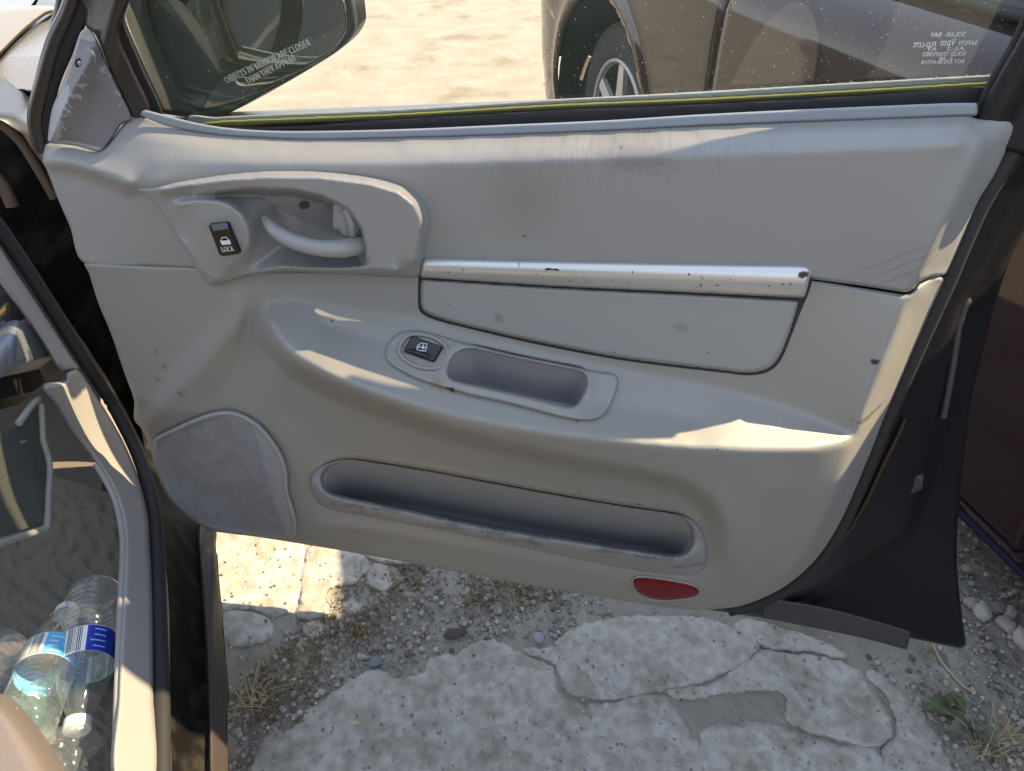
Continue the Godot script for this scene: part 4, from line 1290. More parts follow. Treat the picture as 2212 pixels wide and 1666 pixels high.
func build_own_car() -> void:
	var car := thing("black_car", "black car whose open doorway, sill and footwell fill the left edge", "car")
	var J := JAMB
	# grey plastic sill plate running up into the kick panel
	var plate_o := smooth([248, 1700, 252, 1500, 262, 1300, 266, 1190, 264, 1136, 247, 1071, 208, 1001, 156, 931, 112, 863, 92, 834, 118, 826, 140, 820, 139, 806, 167, 798, 216, 868, 265, 952, 299, 1032, 320, 1110, 326, 1193, 331, 1300, 333, 1500, 334, 1700], 6)
	part("sill_plate", sheet(J, plate_o, func(x, y): return 0.012 + 0.0 * x, 4.0, 12.0, 0.014, [], jamb), M.sill, car)
	var ap := smooth([-20, 510, 0, 534, 37, 592, 87, 667, 160, 779, 172, 797, 150, 803, 138, 805, 120, 790, 100, 755, 50, 680, 0, 612, -30, 570], 6)
	part("pillar_trim", sheet(J, ap, func(_x, _y): return 0.010, 4.0, 14.0, 0.014, [], jamb), M.sill, car)
	part("sill_rail", tube(curve(on_jamb([250, 1700, 254, 1500, 261, 1300, 266, 1190, 262, 1136, 246, 1071, 207, 1001], 0.002), 5), [0.0045], 8), M.sill, car)
	# door opening seal
	var seal := curve(on_jamb([-20, 470, 20, 525, 88, 628, 190, 790, 245, 878, 290, 965, 317, 1040, 334, 1112, 341, 1200, 345, 1350, 349, 1500, 350, 1700], 0.008), 6)
	part("opening_seal", tube(seal, [0.0095], 10), M.rubber, car)
	part("sill_strip", sheet(J, smooth([331, 1190, 352, 1190, 364, 1300, 367, 1500, 369, 1700, 334, 1700, 333, 1500, 331, 1300], 6), func(_x, _y): return 0.006, 4.0, 4.0, 0.006, [], jamb), M.seal_grey, car)
	# dirty black jamb and rocker
	var jf := Field.new(-60, 200, 520, 1720, 6.0)
	for l in [[-20, 480, .0, 50, 560, .0, 190, 775, .0, 286, 946, .0, 346, 1193, -.008, 366, 1400, -.012, 369, 1700, -.012], [0, 400, -.02, 120, 600, -.02, 230, 800, -.02, 300, 960, -.02, 390, 1190, -.026, 405, 1400, -.03, 410, 1700, -.03], [445, 1190, -.032, 446, 1400, -.032, 447, 1700, -.032], [452, 1190, -.020, 454, 1400, -.020, 456, 1700, -.020], [486, 1300, -.05, 494, 1500, -.05, 490, 1700, -.05], [60, 300, -.04, 180, 570, -.04, 290, 850, -.04, 350, 1000, -.04, 430, 1140, -.032]]:
		jf.add(l)
	jf.solve(2)
	var jo := smooth([-40, 230, 40, 240, 85, 300, 100, 360, 150, 440, 220, 560, 300, 780, 360, 960, 420, 1060, 460, 1130, 466, 1180, 478, 1300, 486, 1400, 494, 1500, 489, 1580, 494, 1640, 488, 1700, 340, 1700, 338, 1400, 325, 1150, 280, 960, 180, 785, 40, 570, -40, 470], 6)
	part("door_jamb", sheet(J, jo, func(x, y): return jf.w(x, y) - 0.004, 4.0, 5.0, 0.01, [], hinge_face), M.jamb, car)
	part("rocker_flange", sheet(J, smooth([428, 1134, 464, 1140, 466, 1180, 478, 1300, 485, 1400, 494, 1490, 490, 1570, 494, 1640, 487, 1700, 452, 1700, 447, 1560, 440, 1400, 431, 1250], 5), func(x, y): return jf.w(x, y) + 0.004, 4.0, 8.0, 0.02, [], jamb), M.rust_edge, car, "rusty rocker flange")
	# outer rocker side down to the ground side
	var ra := on_jamb([440, 1130, 470, 1200, 484, 1400, 490, 1570, 489, 1720], -0.05)
	var rb := []
	for p in ra:
		rb.append(Vector3(p.x - 0.04, 0.16, p.z))
	part("rocker_side", grid_mesh([ra, rb]), M.paint, car)
	# sunlit rusty hinge straps up by the cowl
	for q in [[[-10, 258, 40, 300, 80, 362, 118, 428], 0.007], [[-20, 372, 10, 408, 26, 446], 0.009]]:
		var hs := []
		for i in range(0, q[0].size(), 2):
			hs.append(hinge_face(q[0][i], q[0][i + 1], 0.0))
		part("hinge_strap", tube(curve(hs, 4), [q[1]], 6), M.rust_strap, car)
	# cowl bits between the fender and the door
	part("cowl_bracket", plate([jamb(20, 222, -0.02), jamb(78, 218, -0.02), jamb(84, 262, -0.02), jamb(50, 300, -0.02), jamb(22, 262, -0.02)], J.n * 0.02, 0.006), M.trim_dark, car)
	part("cowl_lip", plate([jamb(22, 200, 0.0), jamb(82, 196, 0.0), jamb(84, 203, 0.0), jamb(22, 208, 0.0)], J.n * 0.02, 0.003), M.rust_strap, car)
	part("wire_stub", tube(curve(on_jamb([28, 285, 40, 292, 48, 306], 0.0), 4), [0.006], 6), M.dirt, car)
	# wing and bonnet ahead of the screen
	var HF := Pl.new(Vector3(0, 0.92, 0), Vector3.UP)
	part("bonnet", sheet(HF, smooth([-60, 22, 0, 17, 60, 12, 110, 13, 122, 22, 96, 34, 50, 70, 0, 120, -60, 180], 4), func(x, y): return 0.012 * clampf((120.0 - y) / 100.0, 0, 1), 3.0, 8.0, 0.02), M.worn_paint, car)
	part("fender", sheet(HF, smooth([140, 20, 122, 23, 98, 36, 53, 74, 0, 126, -60, 190, -60, 230, 0, 214, 24, 214, 40, 200, 84, 200, 102, 150, 118, 90, 140, 40], 4), func(x, y): return -0.006 - 0.03 * clampf((y - 120.0) / 100.0, 0, 1), 3.0, 6.0, 0.02), M.fender, car)
	# the body round the cabin
	var S := SIDE
	var am := func(x): return x
	var fl := flank(S, -2.9, -0.62, [-1.75], [-0.65], 0.94, false)
	part("rear_flank", fl, M.paint, car)
	part("front_flank", flank(S, 0.54, 2.75, [1.62], [], 0.90, false), M.paint, car)
	wheel(car, along(S, 1.62, 0.325, -0.055), S.n, 0.325)
	part("front_end", grid_mesh([[along(S, 1.0, 0.89, -0.06), along(S, 2.5, 0.80, -0.08), along(S, 2.75, 0.72, -0.2), along(S, 2.78, 0.3, -0.2)], [along(S, 1.0, 0.97, -0.85), along(S, 2.5, 0.86, -0.85), along(S, 2.85, 0.75, -0.85), along(S, 2.9, 0.3, -0.85)], [along(S, 1.0, 0.89, -1.62), along(S, 2.5, 0.80, -1.6), along(S, 2.75, 0.72, -1.5), along(S, 2.78, 0.3, -1.5)]]), M.paint, car)
	part("rear_side_glass", grid_mesh([[along(S, -0.62, 0.94, -0.08), along(S, -1.7, 0.98, -0.09)], [along(S, -0.62, 1.34, -0.28), along(S, -1.3, 1.36, -0.3)]]), M.dark_glass, car)
	part("belt_molding", tube([along(S, -0.60, 0.95, -0.07), along(S, -1.7, 0.985, -0.08)], [0.012], 8), M.metal, car)
	part("roof", grid_mesh([[along(S, 0.05, 1.30, -0.34), along(S, -0.5, 1.37, -0.32), along(S, -1.4, 1.36, -0.32)], [along(S, 0.12, 1.38, -0.6), along(S, -0.5, 1.45, -0.6), along(S, -1.4, 1.40, -0.6)], [along(S, 0.12, 1.38, -1.1), along(S, -0.5, 1.45, -1.1), along(S, -1.4, 1.40, -1.1)], [along(S, 0.05, 1.30, -1.4), along(S, -0.5, 1.37, -1.4), along(S, -1.4, 1.36, -1.4)]]), M.paint, car)
	part("front_pillar", tube([along(S, 0.95, 0.90, -0.14), along(S, 0.5, 1.12, -0.24), along(S, 0.05, 1.31, -0.34)], [0.035], 8), M.paint, car)
	part("far_side", grid_mesh([[along(S, 0.9, 0.94, -1.66), along(S, -1.8, 0.97, -1.66)], [along(S, 0.9, 0.25, -1.70), along(S, -1.8, 0.25, -1.70)]]), M.sill, car)
	part("rear_bench", grid_mesh([[along(S, -0.9, 0.5, -0.15), along(S, -1.25, 0.55, -0.15), along(S, -1.5, 1.0, -0.2)], [along(S, -0.9, 0.5, -1.6), along(S, -1.25, 0.55, -1.6), along(S, -1.5, 1.0, -1.6)]]), M.seat, car)
	part("dashboard", grid_mesh([[along(S, 0.92, 0.9, -0.22), along(S, 0.62, 0.93, -0.25), along(S, 0.5, 0.85, -0.25), along(S, 0.55, 0.72, -0.25)], [along(S, 0.92, 0.92, -1.5), along(S, 0.62, 0.95, -1.5), along(S, 0.5, 0.85, -1.5), along(S, 0.55, 0.72, -1.5)]]), M.sill, car)
	# footwell
	var FL := Pl.new(Vector3(0, 0.325, 0), Vector3.UP)
	var nz := FastNoiseLite.new()
	nz.frequency = 0.03
	part("footwell_carpet", sheet(FL, smooth([270, 1080, 268, 1250, 262, 1400, 258, 1720, -120, 1720, -120, 1080], 10), func(x, y): return 0.006 * nz.get_noise_2d(x, y) + 0.05 * smoothstep(1250.0, 1080.0, y), 6.0, 2.0, 0.0), M.carpet, car)
	part("toe_board", sheet(J, smooth([285, 1140, 240, 1040, 170, 930, 90, 800, 0, 640, -120, 480, -120, 1140], 10), func(x, y): return -0.16 - 0.0006 * (240.0 - x), 8.0, 2.0, 0.0, [], jamb), M.carpet, car)
	var fr := []
	for s in [-1.2, -0.3, 0.5, 0.9, 1.02, 1.06, 1.06]:
		var row := []
		for w in [-0.075, -0.10, -0.5, -0.9, -1.3, -1.66]:
			var h := 0.315 + (0.03 if w < -0.8 and w > -1.0 else 0.0)
			if s > 0.6:
				h = {0.9: 0.36, 1.02: 0.46}.get(s, 0.62)
			row.append(along(S, s, h if row.size() < 99 else 0.0, w))
		fr.append(row)
	var up := []
	for w in [-0.10, -0.10, -0.5, -0.9, -1.3, -1.66]:
		up.append(along(S, 1.05, 0.93, w))
	fr.append(up)
	part("cabin_floor", grid_mesh(fr), M.carpet, car)
	part("dash_front", grid_mesh([[along(S, 0.56, 0.72, -0.30), along(S, 0.62, 0.58, -0.32), along(S, 0.8, 0.54, -0.32)], [along(S, 0.52, 0.72, -0.85), along(S, 0.58, 0.5, -0.85), along(S, 0.8, 0.48, -0.85)], [along(S, 0.55, 0.72, -1.5), along(S, 0.62, 0.58, -1.5), along(S, 0.8, 0.54, -1.5)]]), M.sill, car)
	for w0 in [-0.20, -0.92]:
		var cu := []
		for q in [[-0.08, 0.40], [-0.05, 0.50], [-0.12, 0.565], [-0.35, 0.555], [-0.56, 0.53], [-0.66, 0.70], [-0.74, 0.95], [-0.80, 1.10], [-0.86, 1.08], [-0.84, 0.60], [-0.80, 0.40]]:
			var row := []
			for e in [[0.0, -0.03], [0.04, 0.0], [0.12, -0.012], [0.28, -0.02], [0.44, -0.012], [0.50, 0.0], [0.54, -0.03]]:
				row.append(along(S, q[0], q[1] + e[1], w0 - e[0]))
			cu.append(row)
		part("front_seat", grid_mesh(cu), M.seat, car)
	# bare dash structure hanging in the opening
	var ms := func(l: Array, w: float): return on_jamb(l, w)
	part("dash_bracket", plate(ms.call([-30, 640, 8, 648, 26, 668, 46, 680, 44, 700, 20, 708, 8, 690, -30, 690], -0.03), J.n * 0.012, 0.003), M.bracket, car)
	part("brass_bolt", plate(ms.call([0, 664, 8, 668, 9, 682, 0, 688, -6, 676], -0.016), J.n * 0.012, 0.003), M.brass, car)
	part("dash_frame", plate(ms.call([-40, 740, 40, 755, 60, 815, 30, 822, -40, 838], -0.05), J.n * 0.05, 0.008), M.bracket, car)
	part("dash_socket", plate(ms.call([-40, 842, 48, 822, 66, 852, 40, 874, -40, 896], -0.06), J.n * 0.03, 0.004), M.black, car)
	for w in [[[4, 700, 22, 718, 40, 736, 52, 748, 60, 765, 58, 782], 0.006], [[-10, 722, 14, 735, 30, 752], 0.004], [[24, 690, 34, 712, 30, 740], 0.003]]:
		part("loose_wire", tube(curve(on_jamb(w[0], -0.05), 5), [w[1]], 7), M.wire, car)
	part("dash_strut", plate(ms.call([62, 740, 80, 742, 128, 800, 118, 812, 92, 800], -0.06), J.n * 0.02, 0.004), M.carpet, car)
	# corner of the front seat
	var so := smooth([-60, 1490, 0, 1499, 17, 1502, 43, 1525, 71, 1559, 99, 1596, 122, 1632, 145, 1680, 150, 1740, -60, 1740], 5)
	var SP := Pl.new(Vector3(0, 0.60, 0), Vector3.UP)
	part("seat_bolster", sheet(SP, so, func(x, y): return 0.01 + 0.03 * smoothstep(160.0, 20.0, x + (1600 - y) * 0.5), 4.0, 45.0, 0.07), M.seat, car)
	var sc := []
	for q in [[22, 1720], [24, 1650], [16, 1590], [15, 1560], [22, 1540], [36, 1532]]:
		sc.append(at(SP, q[0], q[1], 0.026 - 0.03 * clampf((1560.0 - q[1]) / 40.0, 0, 1)))
	part("seat_piping", tube(curve(sc, 5), [0.0018], 6), M.seat, car)
	# pulled-out dash trim leaning in the footwell
	var lt := thing("loose_dash_trim", "removed grey dash trim panel with two screws leaning in the footwell", "trim panel")
	var face := on_jamb([83, 865, 90, 949, 102, 985, 99, 1060, 95, 1128, 86, 1137, -40, 1172, -40, 948, 30, 925, 56, 896], -0.02)
	part("panel_back", plate(face, J.n * 0.004, 0.001), M.dusty, lt)
	part("panel_rim", tube(curve(on_jamb([40, 915, 82, 863, 90, 905, 92, 949, 104, 990, 107, 1020, 103, 1080, 101, 1134, 92, 1144, 0, 1174, -40, 1184], -0.014), 5), [0.0042], 8), M.rimtrim, lt)
	for q in [[46, 962], [40, 1088]]:
		var hd := []
		for k in 12:
			hd.append(jamb(q[0] + cos(TAU * k / 12) * 10, q[1] + sin(TAU * k / 12) * 8, -0.016))
		var scw := part("trim_screw", plate(hd, J.n * 0.005, 0.002), M.metal, lt)
		scw.name = "trim_screw" if q[0] == 46 else "trim_screw_001"

# ---------------------------------------------------------------- broken concrete, gravel and weeds
var NG := FastNoiseLite.new()

func slab_outline(l: Array, rough := 2.2) -> PackedVector2Array:
	var o := smooth(l, 5.0)
	var r := PackedVector2Array()
	for i in o.size():
		r.append(o[i] + Vector2(NG.get_noise_2d(i * 12.0, l[0]), NG.get_noise_2d(l[1], i * 12.0)) * rough * 2.2 + Vector2(NG.get_noise_2d(i * 40.0, l[1]), NG.get_noise_2d(l[0], i * 40.0)) * rough * 1.4)
	return r

func build_ground() -> void:
	NG.seed = 4
	NG.frequency = 0.02
	var n1 := FastNoiseLite.new()
	n1.frequency = 6.0
	n1.fractal_octaves = 4
	n1.seed = 8
	var n2 := FastNoiseLite.new()
	n2.frequency = 45.0
	n2.seed = 9
	var xs := PackedFloat32Array()
	var zs := PackedFloat32Array()
	for v in [-160, -60, -25, -12, -7, -4.5, -3, -2, -1.5, -1.2, -1.0]:
		xs.append(v)
	var x := -0.8
	while x < 1.45:
		xs.append(x)
		x += 0.008
	for v in [1.6, 2, 2.6, 3.5, 5, 8, 14, 30, 70, 160]:
		xs.append(v)
	for v in [-220, -120, -60, -35, -22, -15, -11, -8.5, -7, -6, -5.2, -4.6, -4.1, -3.7, -3.3, -3.0, -2.7, -2.4, -2.1, -1.9, -1.7]:
		zs.append(v)
	x = -1.5
	while x < -0.35:
		zs.append(x)
		x += 0.008
	for v in [-0.2, 0.3, 1, 2.5, 6, 15, 40, 120]:
		zs.append(v)
	var v := PackedVector3Array()
	var uv := PackedVector2Array()
	var uv2 := PackedVector2Array()
	var idx := PackedInt32Array()
	var w := xs.size()
	for z in zs:
		for xx in xs:
			var near: bool = xx > -0.81 and xx < 1.46 and z > -1.51 and z < -0.34
			v.append(Vector3(xx, (n1.get_noise_2d(xx, z) * 0.008 + n2.get_noise_2d(xx, z) * 0.004 - 0.006) if near else -0.006, z))
			uv.append(Vector2(xx, z))
			uv2.append(Vector2(xx, z) * 0.17)
	for j in zs.size() - 1:
		for i in w - 1:
			var k := j * w + i
			idx.append_array([k, k + 1, k + w + 1, k, k + w + 1, k + w])
	var ground := part("ground", mesh_of(v, uv, idx, PackedColorArray(), uv2), M.earth, self)
	struct(ground)
	# concrete slabs, broken along the gravel seam
	var slabs := [
		[[542, 1720, 545, 1640, 582, 1579, 635, 1571, 659, 1538, 711, 1498, 767, 1462, 820, 1442, 856, 1466, 912, 1454, 932, 1422, 989, 1410, 1029, 1386, 1077, 1382, 1125, 1412, 1190, 1440, 1215, 1500, 1300, 1520, 1420, 1500, 1500, 1590, 1560, 1720], 3.0],
		[[1130, 1408, 1180, 1398, 1230, 1360, 1290, 1340, 1420, 1330, 1560, 1345, 1640, 1400, 1530, 1470, 1425, 1496, 1300, 1514, 1222, 1494, 1196, 1434], 3.0],
		[[1590, 1345, 1700, 1360, 1790, 1392, 1830, 1420, 1760, 1410, 1648, 1398], 2.0],
		[[1640, 1408, 1710, 1412, 1790, 1420, 1860, 1450, 1900, 1500, 1930, 1580, 1900, 1615, 1810, 1600, 1700, 1560, 1690, 1500, 1560, 1500, 1440, 1500, 1540, 1474], 3.0],
		[[1870, 1452, 1930, 1480, 1985, 1530, 2030, 1600, 2060, 1720, 1930, 1720, 1905, 1620, 1936, 1580, 1908, 1500], 3.0],
		[[1510, 1590, 1600, 1560, 1690, 1568, 1800, 1606, 1895, 1622, 1920, 1720, 1570, 1720], 3.0],
		[[484, 1325, 520, 1318, 580, 1335, 590, 1372, 540, 1394, 490, 1390], 2.0],
		[[440, 1160, 520, 1140, 640, 1150, 660, 1230, 642, 1300, 600, 1334, 540, 1318, 470, 1310], 2.0],
		[[648, 1228, 680, 1176, 760, 1190, 800, 1222, 765, 1262, 715, 1272, 700, 1300, 716, 1318, 680, 1340, 640, 1332, 646, 1300], 2.0],
		[[806, 1218, 850, 1226, 868, 1252, 840, 1276, 812, 1274, 790, 1254], 1.4],
		[[742, 1300, 762, 1294, 786, 1308, 784, 1324, 756, 1330, 742, 1318], 1.2],
		[[654, 1348, 690, 1340, 704, 1356, 684, 1380, 656, 1372], 1.2],
		[[720, 1186, 800, 1196, 900, 1216, 860, 1222, 806, 1212, 766, 1190], 1.4]]
	for s in slabs:
		var h := rng.randf_range(0.001, 0.003)
		part("concrete_slab", sheet(GROUND, slab_outline(s[0], s[1]), func(px, py):
			var p := low(px, py)
			return h + n1.get_noise_2d(p.x, p.z) * 0.006 + n2.get_noise_2d(p.x, p.z) * 0.0012, 5.0, 10.0, 0.008), M.concrete, ground)
	# gravel
	var kinds := []
	for k in 3:
		kinds.append(stone_mesh(k + 20, 7, 5))
	var spots := []
	var tries := 0
	var band := pts([440, 1560, 640, 1340, 900, 1200, 1300, 1270, 1330, 1330, 1220, 1375, 1090, 1380, 1000, 1400, 900, 1455, 760, 1470, 660, 1540, 590, 1570, 530, 1680, 440, 1700])
	var east := pts([1800, 1400, 2000, 1420, 2080, 1060, 2240, 1240, 2300, 1500, 2300, 1720, 2060, 1720, 2020, 1590, 1960, 1500, 1880, 1440])
	while spots.size() < 9500 and tries < 120000:
		tries += 1
		var p := Vector2(rng.randf_range(400, 2330), rng.randf_range(1050, 1710))
		var inb := Geometry2D.is_point_in_polygon(p, band)
		var ine := Geometry2D.is_point_in_polygon(p, east)
		if inb or (ine and rng.randf() < 0.75) or rng.randf() < 0.16:
			spots.append([p, inb or ine])
	for k in 3:
		var mm := MultiMesh.new()
		mm.transform_format = MultiMesh.TRANSFORM_3D
		mm.use_colors = true
		mm.mesh = kinds[k]
		var mine := []
		for i in range(k, spots.size(), 3):
			mine.append(spots[i])
		mm.instance_count = mine.size()
		for i in mine.size():
			var p := low(mine[i][0].x, mine[i][0].y)
			var s := 0.0011 + 0.0050 * pow(rng.randf(), 4.5)
			if not mine[i][1]:
				s = 0.0007 + 0.0026 * pow(rng.randf(), 4.0)
			var b := Basis.from_euler(Vector3(rng.randf() * 6, rng.randf() * 6, rng.randf() * 6)).scaled(Vector3(s, s * 0.8, s))
			mm.set_instance_transform(i, Transform3D(b, Vector3(p.x, (-0.004 if mine[i][1] else 0.003) + s * 0.25, p.z)))
			var g := rng.randf_range(0.17, 0.36) if rng.randf() < 0.92 else rng.randf_range(0.36, 0.5)
			var warm := rng.randf_range(0.72, 0.95)
			if rng.randf() < 0.12:
				g *= 0.55
			mm.set_instance_color(i, Color(g, g * lerpf(warm, 1, 0.5), g * warm * 0.97))
		var o := MultiMeshInstance3D.new()
		o.name = "gravel" if k == 0 else "gravel_%03d" % k
		o.multimesh = mm
		o.material_override = M.pebble
		add_child(o)
		tag(o, "loose pale gravel filling the seams of the broken concrete", "gravel", "gravel in the seams")
		o.set_meta("kind", "stuff")

func stone_mesh(seed_: int, n: int, m: int) -> ArrayMesh:
	var nz := FastNoiseLite.new()
	nz.seed = seed_
	nz.frequency = 0.9
	var rows := []
	for j in m + 1:
		var ring := []
		for i in n:
			var d := Vector3(sin(PI * j / m) * cos(TAU * i / n), cos(PI * j / m), -sin(PI * j / m) * sin(TAU * i / n))
			ring.append(d * (1.0 + 0.42 * nz.get_noise_3dv(d * 1.3)))
		rows.append(ring)
	return flat(grid_mesh(rows, true)) if n < 10 else grid_mesh(rows, true)

# ---------------------------------------------------------------- bottles in the footwell
func label_tex(base: Color, block: Color, edge: Color, seed_: int) -> ImageTexture:
	var r := RandomNumberGenerator.new()
	r.seed = seed_
	var im := Image.create(1024, 192, false, Image.FORMAT_RGB8)
	im.fill(base)
	im.fill_rect(Rect2i(0, 0, 1024, 14), edge)
	im.fill_rect(Rect2i(0, 178, 1024, 14), edge)
	for off in [0, 512]:
		im.fill_rect(Rect2i(off + 150, 26, 210, 140), block)
		var x := 176
		while x < 262:
			var w := r.randi_range(2, 6)
			im.fill_rect(Rect2i(off + x, 44, w, 92), Color(0.06, 0.06, 0.07))
			x += w + r.randi_range(2, 6)
		x = 280
		while x < 340:
			var w := r.randi_range(2, 5)
			im.fill_rect(Rect2i(off + x, 44, w, 92), Color(0.06, 0.06, 0.07))
			x += w + r.randi_range(2, 5)
		for j in 8:
			im.fill_rect(Rect2i(off + 40, 40 + j * 15, r.randi_range(50, 92), 4), base.lerp(Color.WHITE, 0.55))
			im.fill_rect(Rect2i(off + 380, 40 + j * 15, r.randi_range(50, 100), 4), base.lerp(Color.WHITE, 0.55))
	return ImageTexture.create_from_image(im)

func bottle(label: String, base: Vector3, tip: Vector3, wrap: Material, cap := true, squash := 0.0, turn := 0.0, tint: Material = null) -> Node3D:
	var t := thing("water_bottle", label, "bottle", "empty water bottles in the footwell", base)
	var ax := (tip - base).normalized()
	var x := Vector3.UP.cross(ax).normalized()
	t.basis = Basis(x, ax, x.cross(ax)) * Basis(Vector3.UP, turn)
	var prof := [[0.001, 0.006], [0.012, 0.003], [0.020, 0.001], [0.027, 0.0], [0.0305, 0.003], [0.032, 0.009]]
	for k in 8:
		var h := 0.014 + k * 0.0085
		prof.append_array([[0.0322, h], [0.0322, h + 0.003], [0.0306, h + 0.0055], [0.0306, h + 0.0065]])
	prof.append_array([[0.0322, 0.083], [0.0325, 0.086], [0.0325, 0.121], [0.0322, 0.125], [0.031, 0.134], [0.027, 0.150], [0.021, 0.168], [0.0155, 0.181], [0.0128, 0.186], [0.0125, 0.190], [0.0145, 0.1905], [0.0145, 0.192], [0.0122, 0.1925], [0.0122, 0.2]])
	var shell := lathe(prof, 36)
	if squash > 0:
		var arr := shell.surface_get_arrays(0)
		var v: PackedVector3Array = arr[Mesh.ARRAY_VERTEX]
		var nz := FastNoiseLite.new()
		nz.frequency = 18.0
		for i in v.size():
			var k := 1.0 + squash * nz.get_noise_3dv(v[i]) * 1.6
			v[i] = Vector3(v[i].x * k, v[i].y * (1.0 - squash * 0.25), v[i].z * k * (1.0 - squash * 0.4))
		shell = mesh_of(v, arr[Mesh.ARRAY_TEX_UV], arr[Mesh.ARRAY_INDEX])
	part("bottle_shell", shell, tint if tint else M.pet, t)
	if wrap:
		part("label_wrap", lathe([[0.0329, 0.0845], [0.0330, 0.086], [0.0330, 0.121], [0.0329, 0.1225]], 40), wrap, t)
	if cap:
		var cp := [[0.0148, 0.1935], [0.0150, 0.195], [0.0150, 0.1955], [0.0146, 0.196], [0.0150, 0.1965], [0.0150, 0.2045], [0.0138, 0.2065], [0.001, 0.2067]]
		part("bottle_cap", lathe(cp, 30), M.cap, t)
	return t

func build_bottles() -> void:
	bottle("clear water bottle with dark blue label lying beside the sill", low(206, 1272, 0.372), low(164, 1592, 0.372), M.label_blue, true, 0.0, 0.35)
	bottle("clear water bottle with light blue label lying left of the dark blue labelled one", low(147, 1318, 0.355) + (low(62, 1545, 0.40) - low(147, 1318, 0.355)).normalized() * 0.206, low(147, 1318, 0.355), M.label_cyan, true, 0.0, 2.7)
	bottle("clear bottle half out of frame at the left edge", low(58, 1388, 0.365), low(-70, 1500, 0.36), null, true, 0.25, 0.3)
	bottle("crushed greenish bottle under the light blue labelled bottle", low(10, 1580, 0.345), low(120, 1490, 0.345), null, false, 0.6, 1.0, M.pet_green)
	bottle("crumpled clear bottle at the bottom edge beside the seat", low(150, 1588, 0.36), low(100, 1800, 0.36), null, false, 0.45, 0.0)

# ---------------------------------------------------------------- small things lying about
func pebble(called: String, label: String, cat: String, x: float, y: float, s: Vector3, turn: float, col: Color, seed_: int, group := "", h := 0.004) -> void:
	var m := stone_mesh(seed_, 14, 10)
	var o := part(called, m, mat(col, 0.85), self)
	var p := low(x, y)
	o.transform = Transform3D(Basis(Vector3.UP, turn).scaled_local(s), Vector3(p.x, h, p.z))
	tag(o, label, cat, group)

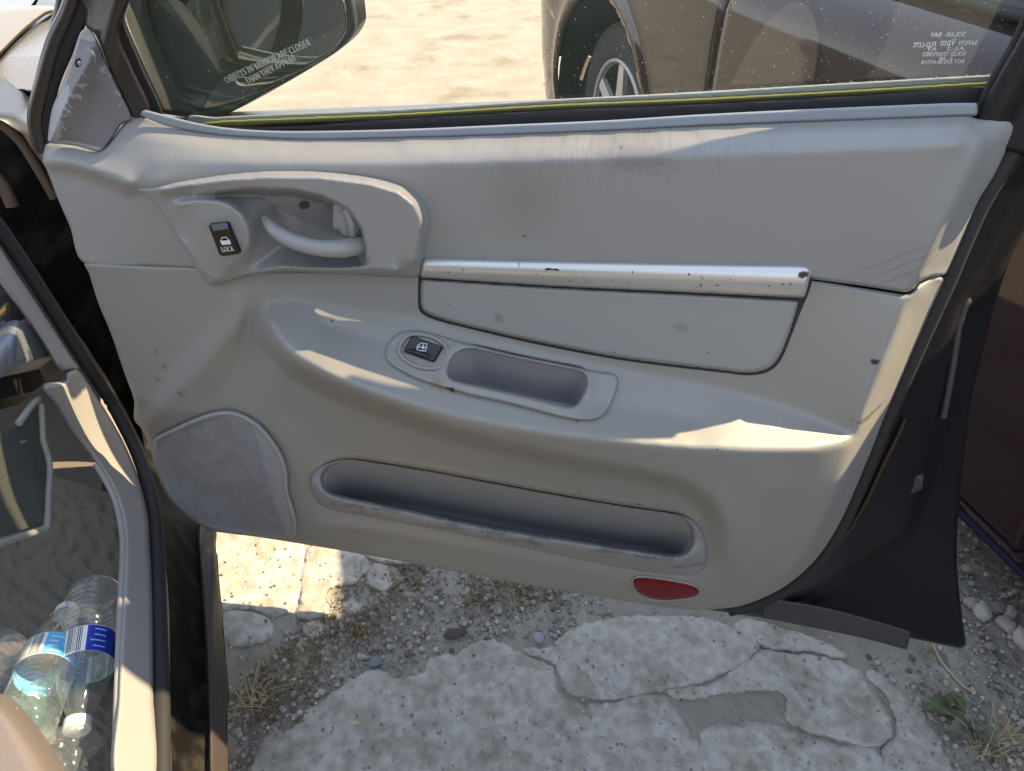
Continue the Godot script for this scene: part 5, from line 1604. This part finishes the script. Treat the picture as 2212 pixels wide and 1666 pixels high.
func build_small_things() -> void:
	pebble("stone", "dark flat oval stone lying in the gravel under the door", "stone", 984, 1371, Vector3(0.022, 0.007, 0.010), 0.2, lin(0.07, 0.06, 0.055), 3)
	pebble("stone", "small pale purple chip of stone right of the dark oval stone", "stone", 1163, 1380, Vector3(0.009, 0.005, 0.011), 0.6, lin(0.32, 0.27, 0.34), 5)
	pebble("stone", "blue grey pebble at the edge of the biggest concrete slab", "stone", 813, 1432, Vector3(0.013, 0.008, 0.009), 0.4, lin(0.16, 0.18, 0.20), 6)
	var list := [[2100, 1306, .017, "topmost of the pale broken stones right of the door corner"], [2120, 1322, .021, "biggest brownish stone right of the door corner"], [2153, 1318, .018, "pale stone between the brownish stone and the maroon car"], [2178, 1326, .016, "pale angular stone under the maroon car's sill"], [2172, 1352, .020, "long pale stone lowest of the cluster right of the door corner"], [2138, 1399, .011, "small round tan stone alone on the dirt below the stone cluster"], [2205, 1380, .022, "large grey stone at the right edge of the frame"], [2090, 1232, .012, "grey stone in the shade right of the door flange"], [2148, 1185, .012, "round stone highest in the shade under the maroon car"]]
	for i in list.size():
		var q = list[i]
		var g := 0.26 + 0.1 * sin(i * 2.3)
		pebble("stone", q[3], "stone", q[0], q[1], Vector3(q[2], q[2] * 0.7, q[2] * 0.75), i * 1.3, lin(g, g * 0.94, g * 0.86), 30 + i, "broken stones right of the door")
	# twig and dry stalks
	var tw := []
	for q in [[2014, 1394], [2030, 1428], [2052, 1456], [2076, 1482], [2100, 1498]]:
		var p := low(q[0], q[1])
		tw.append(Vector3(p.x, 0.004, p.z))
	tag(part("twig", tube(curve(tw, 4), [0.0022], 6), M.straw, self), "thin pale twig lying below the door corner", "twig")
	var fs := []
	for q in [[108, 1332, .345], [128, 1312, .348], [146, 1292, .35], [160, 1274, .35]]:
		fs.append(low(q[0], q[1], q[2]))
	tag(part("straw", tube(curve(fs, 4), [0.0016], 6), M.straw, self), "dry grass stalk on the footwell carpet above the bottles", "straw")
	var ws := []
	for q in [[1255, 172], [1262, 150], [1269, 132], [1274, 122]]:
		ws.append(at(DOOR, q[0], q[1], -0.036))
	tag(part("paper_strip", tube(ws, [0.0016], 6), M.straw, self), "thin pale strip stuck to the window glass before the maroon car's tyre", "strip")
	# broad-leaved weed
	leaf_plant("green_weed", "low broad-leaved green weed in the dirt at the lower right", 2052, 1528, [[-24, 2, 0.019, 0.0], [2, -12, 0.013, 0.9], [16, -3, 0.014, 2.2], [4, 14, 0.011, 3.0]], 0.11, 0.20)
	leaf_plant("green_weed", "dusty grey green weed with two wide leaves below the brighter weed", 2098, 1588, [[-30, -8, 0.015, 0.4], [8, -16, 0.013, 1.2], [30, 6, 0.020, 2.4]], 0.10, 0.14)
	# dry grass
	grass("dry_grass", "dry straw coloured grass tuft at the bottom right corner", "grass tuft", 2126, 1618, 46, 0.05, M.straw)
	grass("dry_grass", "small dry grass tuft right of the bigger straw coloured one", "grass tuft", 2178, 1592, 26, 0.04, M.straw)
	grass("dry_grass", "tiny reddish weed with a green tip below the door corner", "grass tuft", 1996, 1412, 16, 0.018, M.dry_olive)
	grass("dry_grass", "dry stalks beside the rusty rocker flange", "grass tuft", 545, 1520, 30, 0.06, M.straw)
	# low olive ground weeds along the gravel seam
	var st := SurfaceTool.new()
	st.begin(Mesh.PRIMITIVE_TRIANGLES)
	for k in 3600:
		var t := rng.randf()
		var c := Vector2(520, 1530).lerp(Vector2(900, 1240), t) + Vector2(rng.randfn() * 34, rng.randfn() * 30)
		if rng.randf() < 0.22:
			c = Vector2(1000, 1290).lerp(Vector2(1180, 1270), rng.randf()) + Vector2(rng.randfn() * 40, rng.randfn() * 22)
		if NG.get_noise_2d(c.x * 1.4, c.y * 1.4) < -0.08:
			continue
		var p := low(c.x, c.y)
		blade(st, Vector3(p.x, -0.008, p.z), rng.randf_range(0.006, 0.022), 0.0022)
	var w := part("ground_weeds", st.commit(), M.dry_olive, self)
	tag(w, "low olive and brown weeds creeping along the gravel seam", "weeds")
	w.set_meta("kind", "stuff")

func blade(st: SurfaceTool, p: Vector3, h: float, wd: float, bend := 0.8) -> void:
	var a := rng.randf() * TAU
	var d := Vector3(cos(a), 0, sin(a))
	var s := Vector3(-d.z, 0, d.x) * wd * 0.5
	var m := p + Vector3.UP * h * 0.6 + d * h * bend * 0.4
	var e := p + Vector3.UP * h * 0.75 + d * h * bend * 1.2
	for tri in [[p - s, m - s * 0.8, m + s * 0.8], [p - s, m + s * 0.8, p + s], [m - s * 0.8, e, m + s * 0.8]]:
		var nn: Vector3 = (tri[2] - tri[0]).cross(tri[1] - tri[0]).normalized()
		for q in tri:
			st.set_normal(nn)
			st.add_vertex(q)

func grass(called: String, label: String, cat: String, x: float, y: float, n: int, h: float, m: Material) -> void:
	var st := SurfaceTool.new()
	st.begin(Mesh.PRIMITIVE_TRIANGLES)
	var p := low(x, y)
	for k in n:
		blade(st, Vector3(p.x + rng.randfn() * h * 0.25, 0.0, p.z + rng.randfn() * h * 0.2), h * rng.randf_range(0.4, 1.1), 0.0016, 1.3)
	tag(part(called, st.commit(), m, self), label, cat)

func leaf_plant(called: String, label: String, x: float, y: float, leaves: Array, g: float, tone: float) -> void:
	var t := thing(called, label, "weed")
	var c := low(x, y)
	for l in leaves:
		var p := low(x + l[0], y + l[1], 0.015)
		var dirv := (Vector3(p.x, 0, p.z) - Vector3(c.x, 0, c.z)).normalized()
		var s := Vector3(-dirv.z, 0, dirv.x)
		var rows := []
		for j in 9:
			var f := j / 8.0
			var wd: float = l[2] * 0.85 * pow(sin(PI * clampf(f * 0.92 + 0.06, 0, 1)), 0.8)
			var row := []
			for i in 5:
				var e := (i - 2) / 2.0
				row.append(p + dirv * l[2] * 2.0 * (f - 0.5) + s * wd * e + Vector3.UP * (0.006 * absf(e) + 0.012 * sin(f * PI) - 0.006 * f))
			rows.append(row)
		part("leaf", grid_mesh(rows), M.leaf if tone > 0.17 else M.leaf_grey, t)
		part("stem", tube([Vector3(c.x, 0, c.z), p - dirv * l[2]], [0.0012], 5), M.leaf, t)
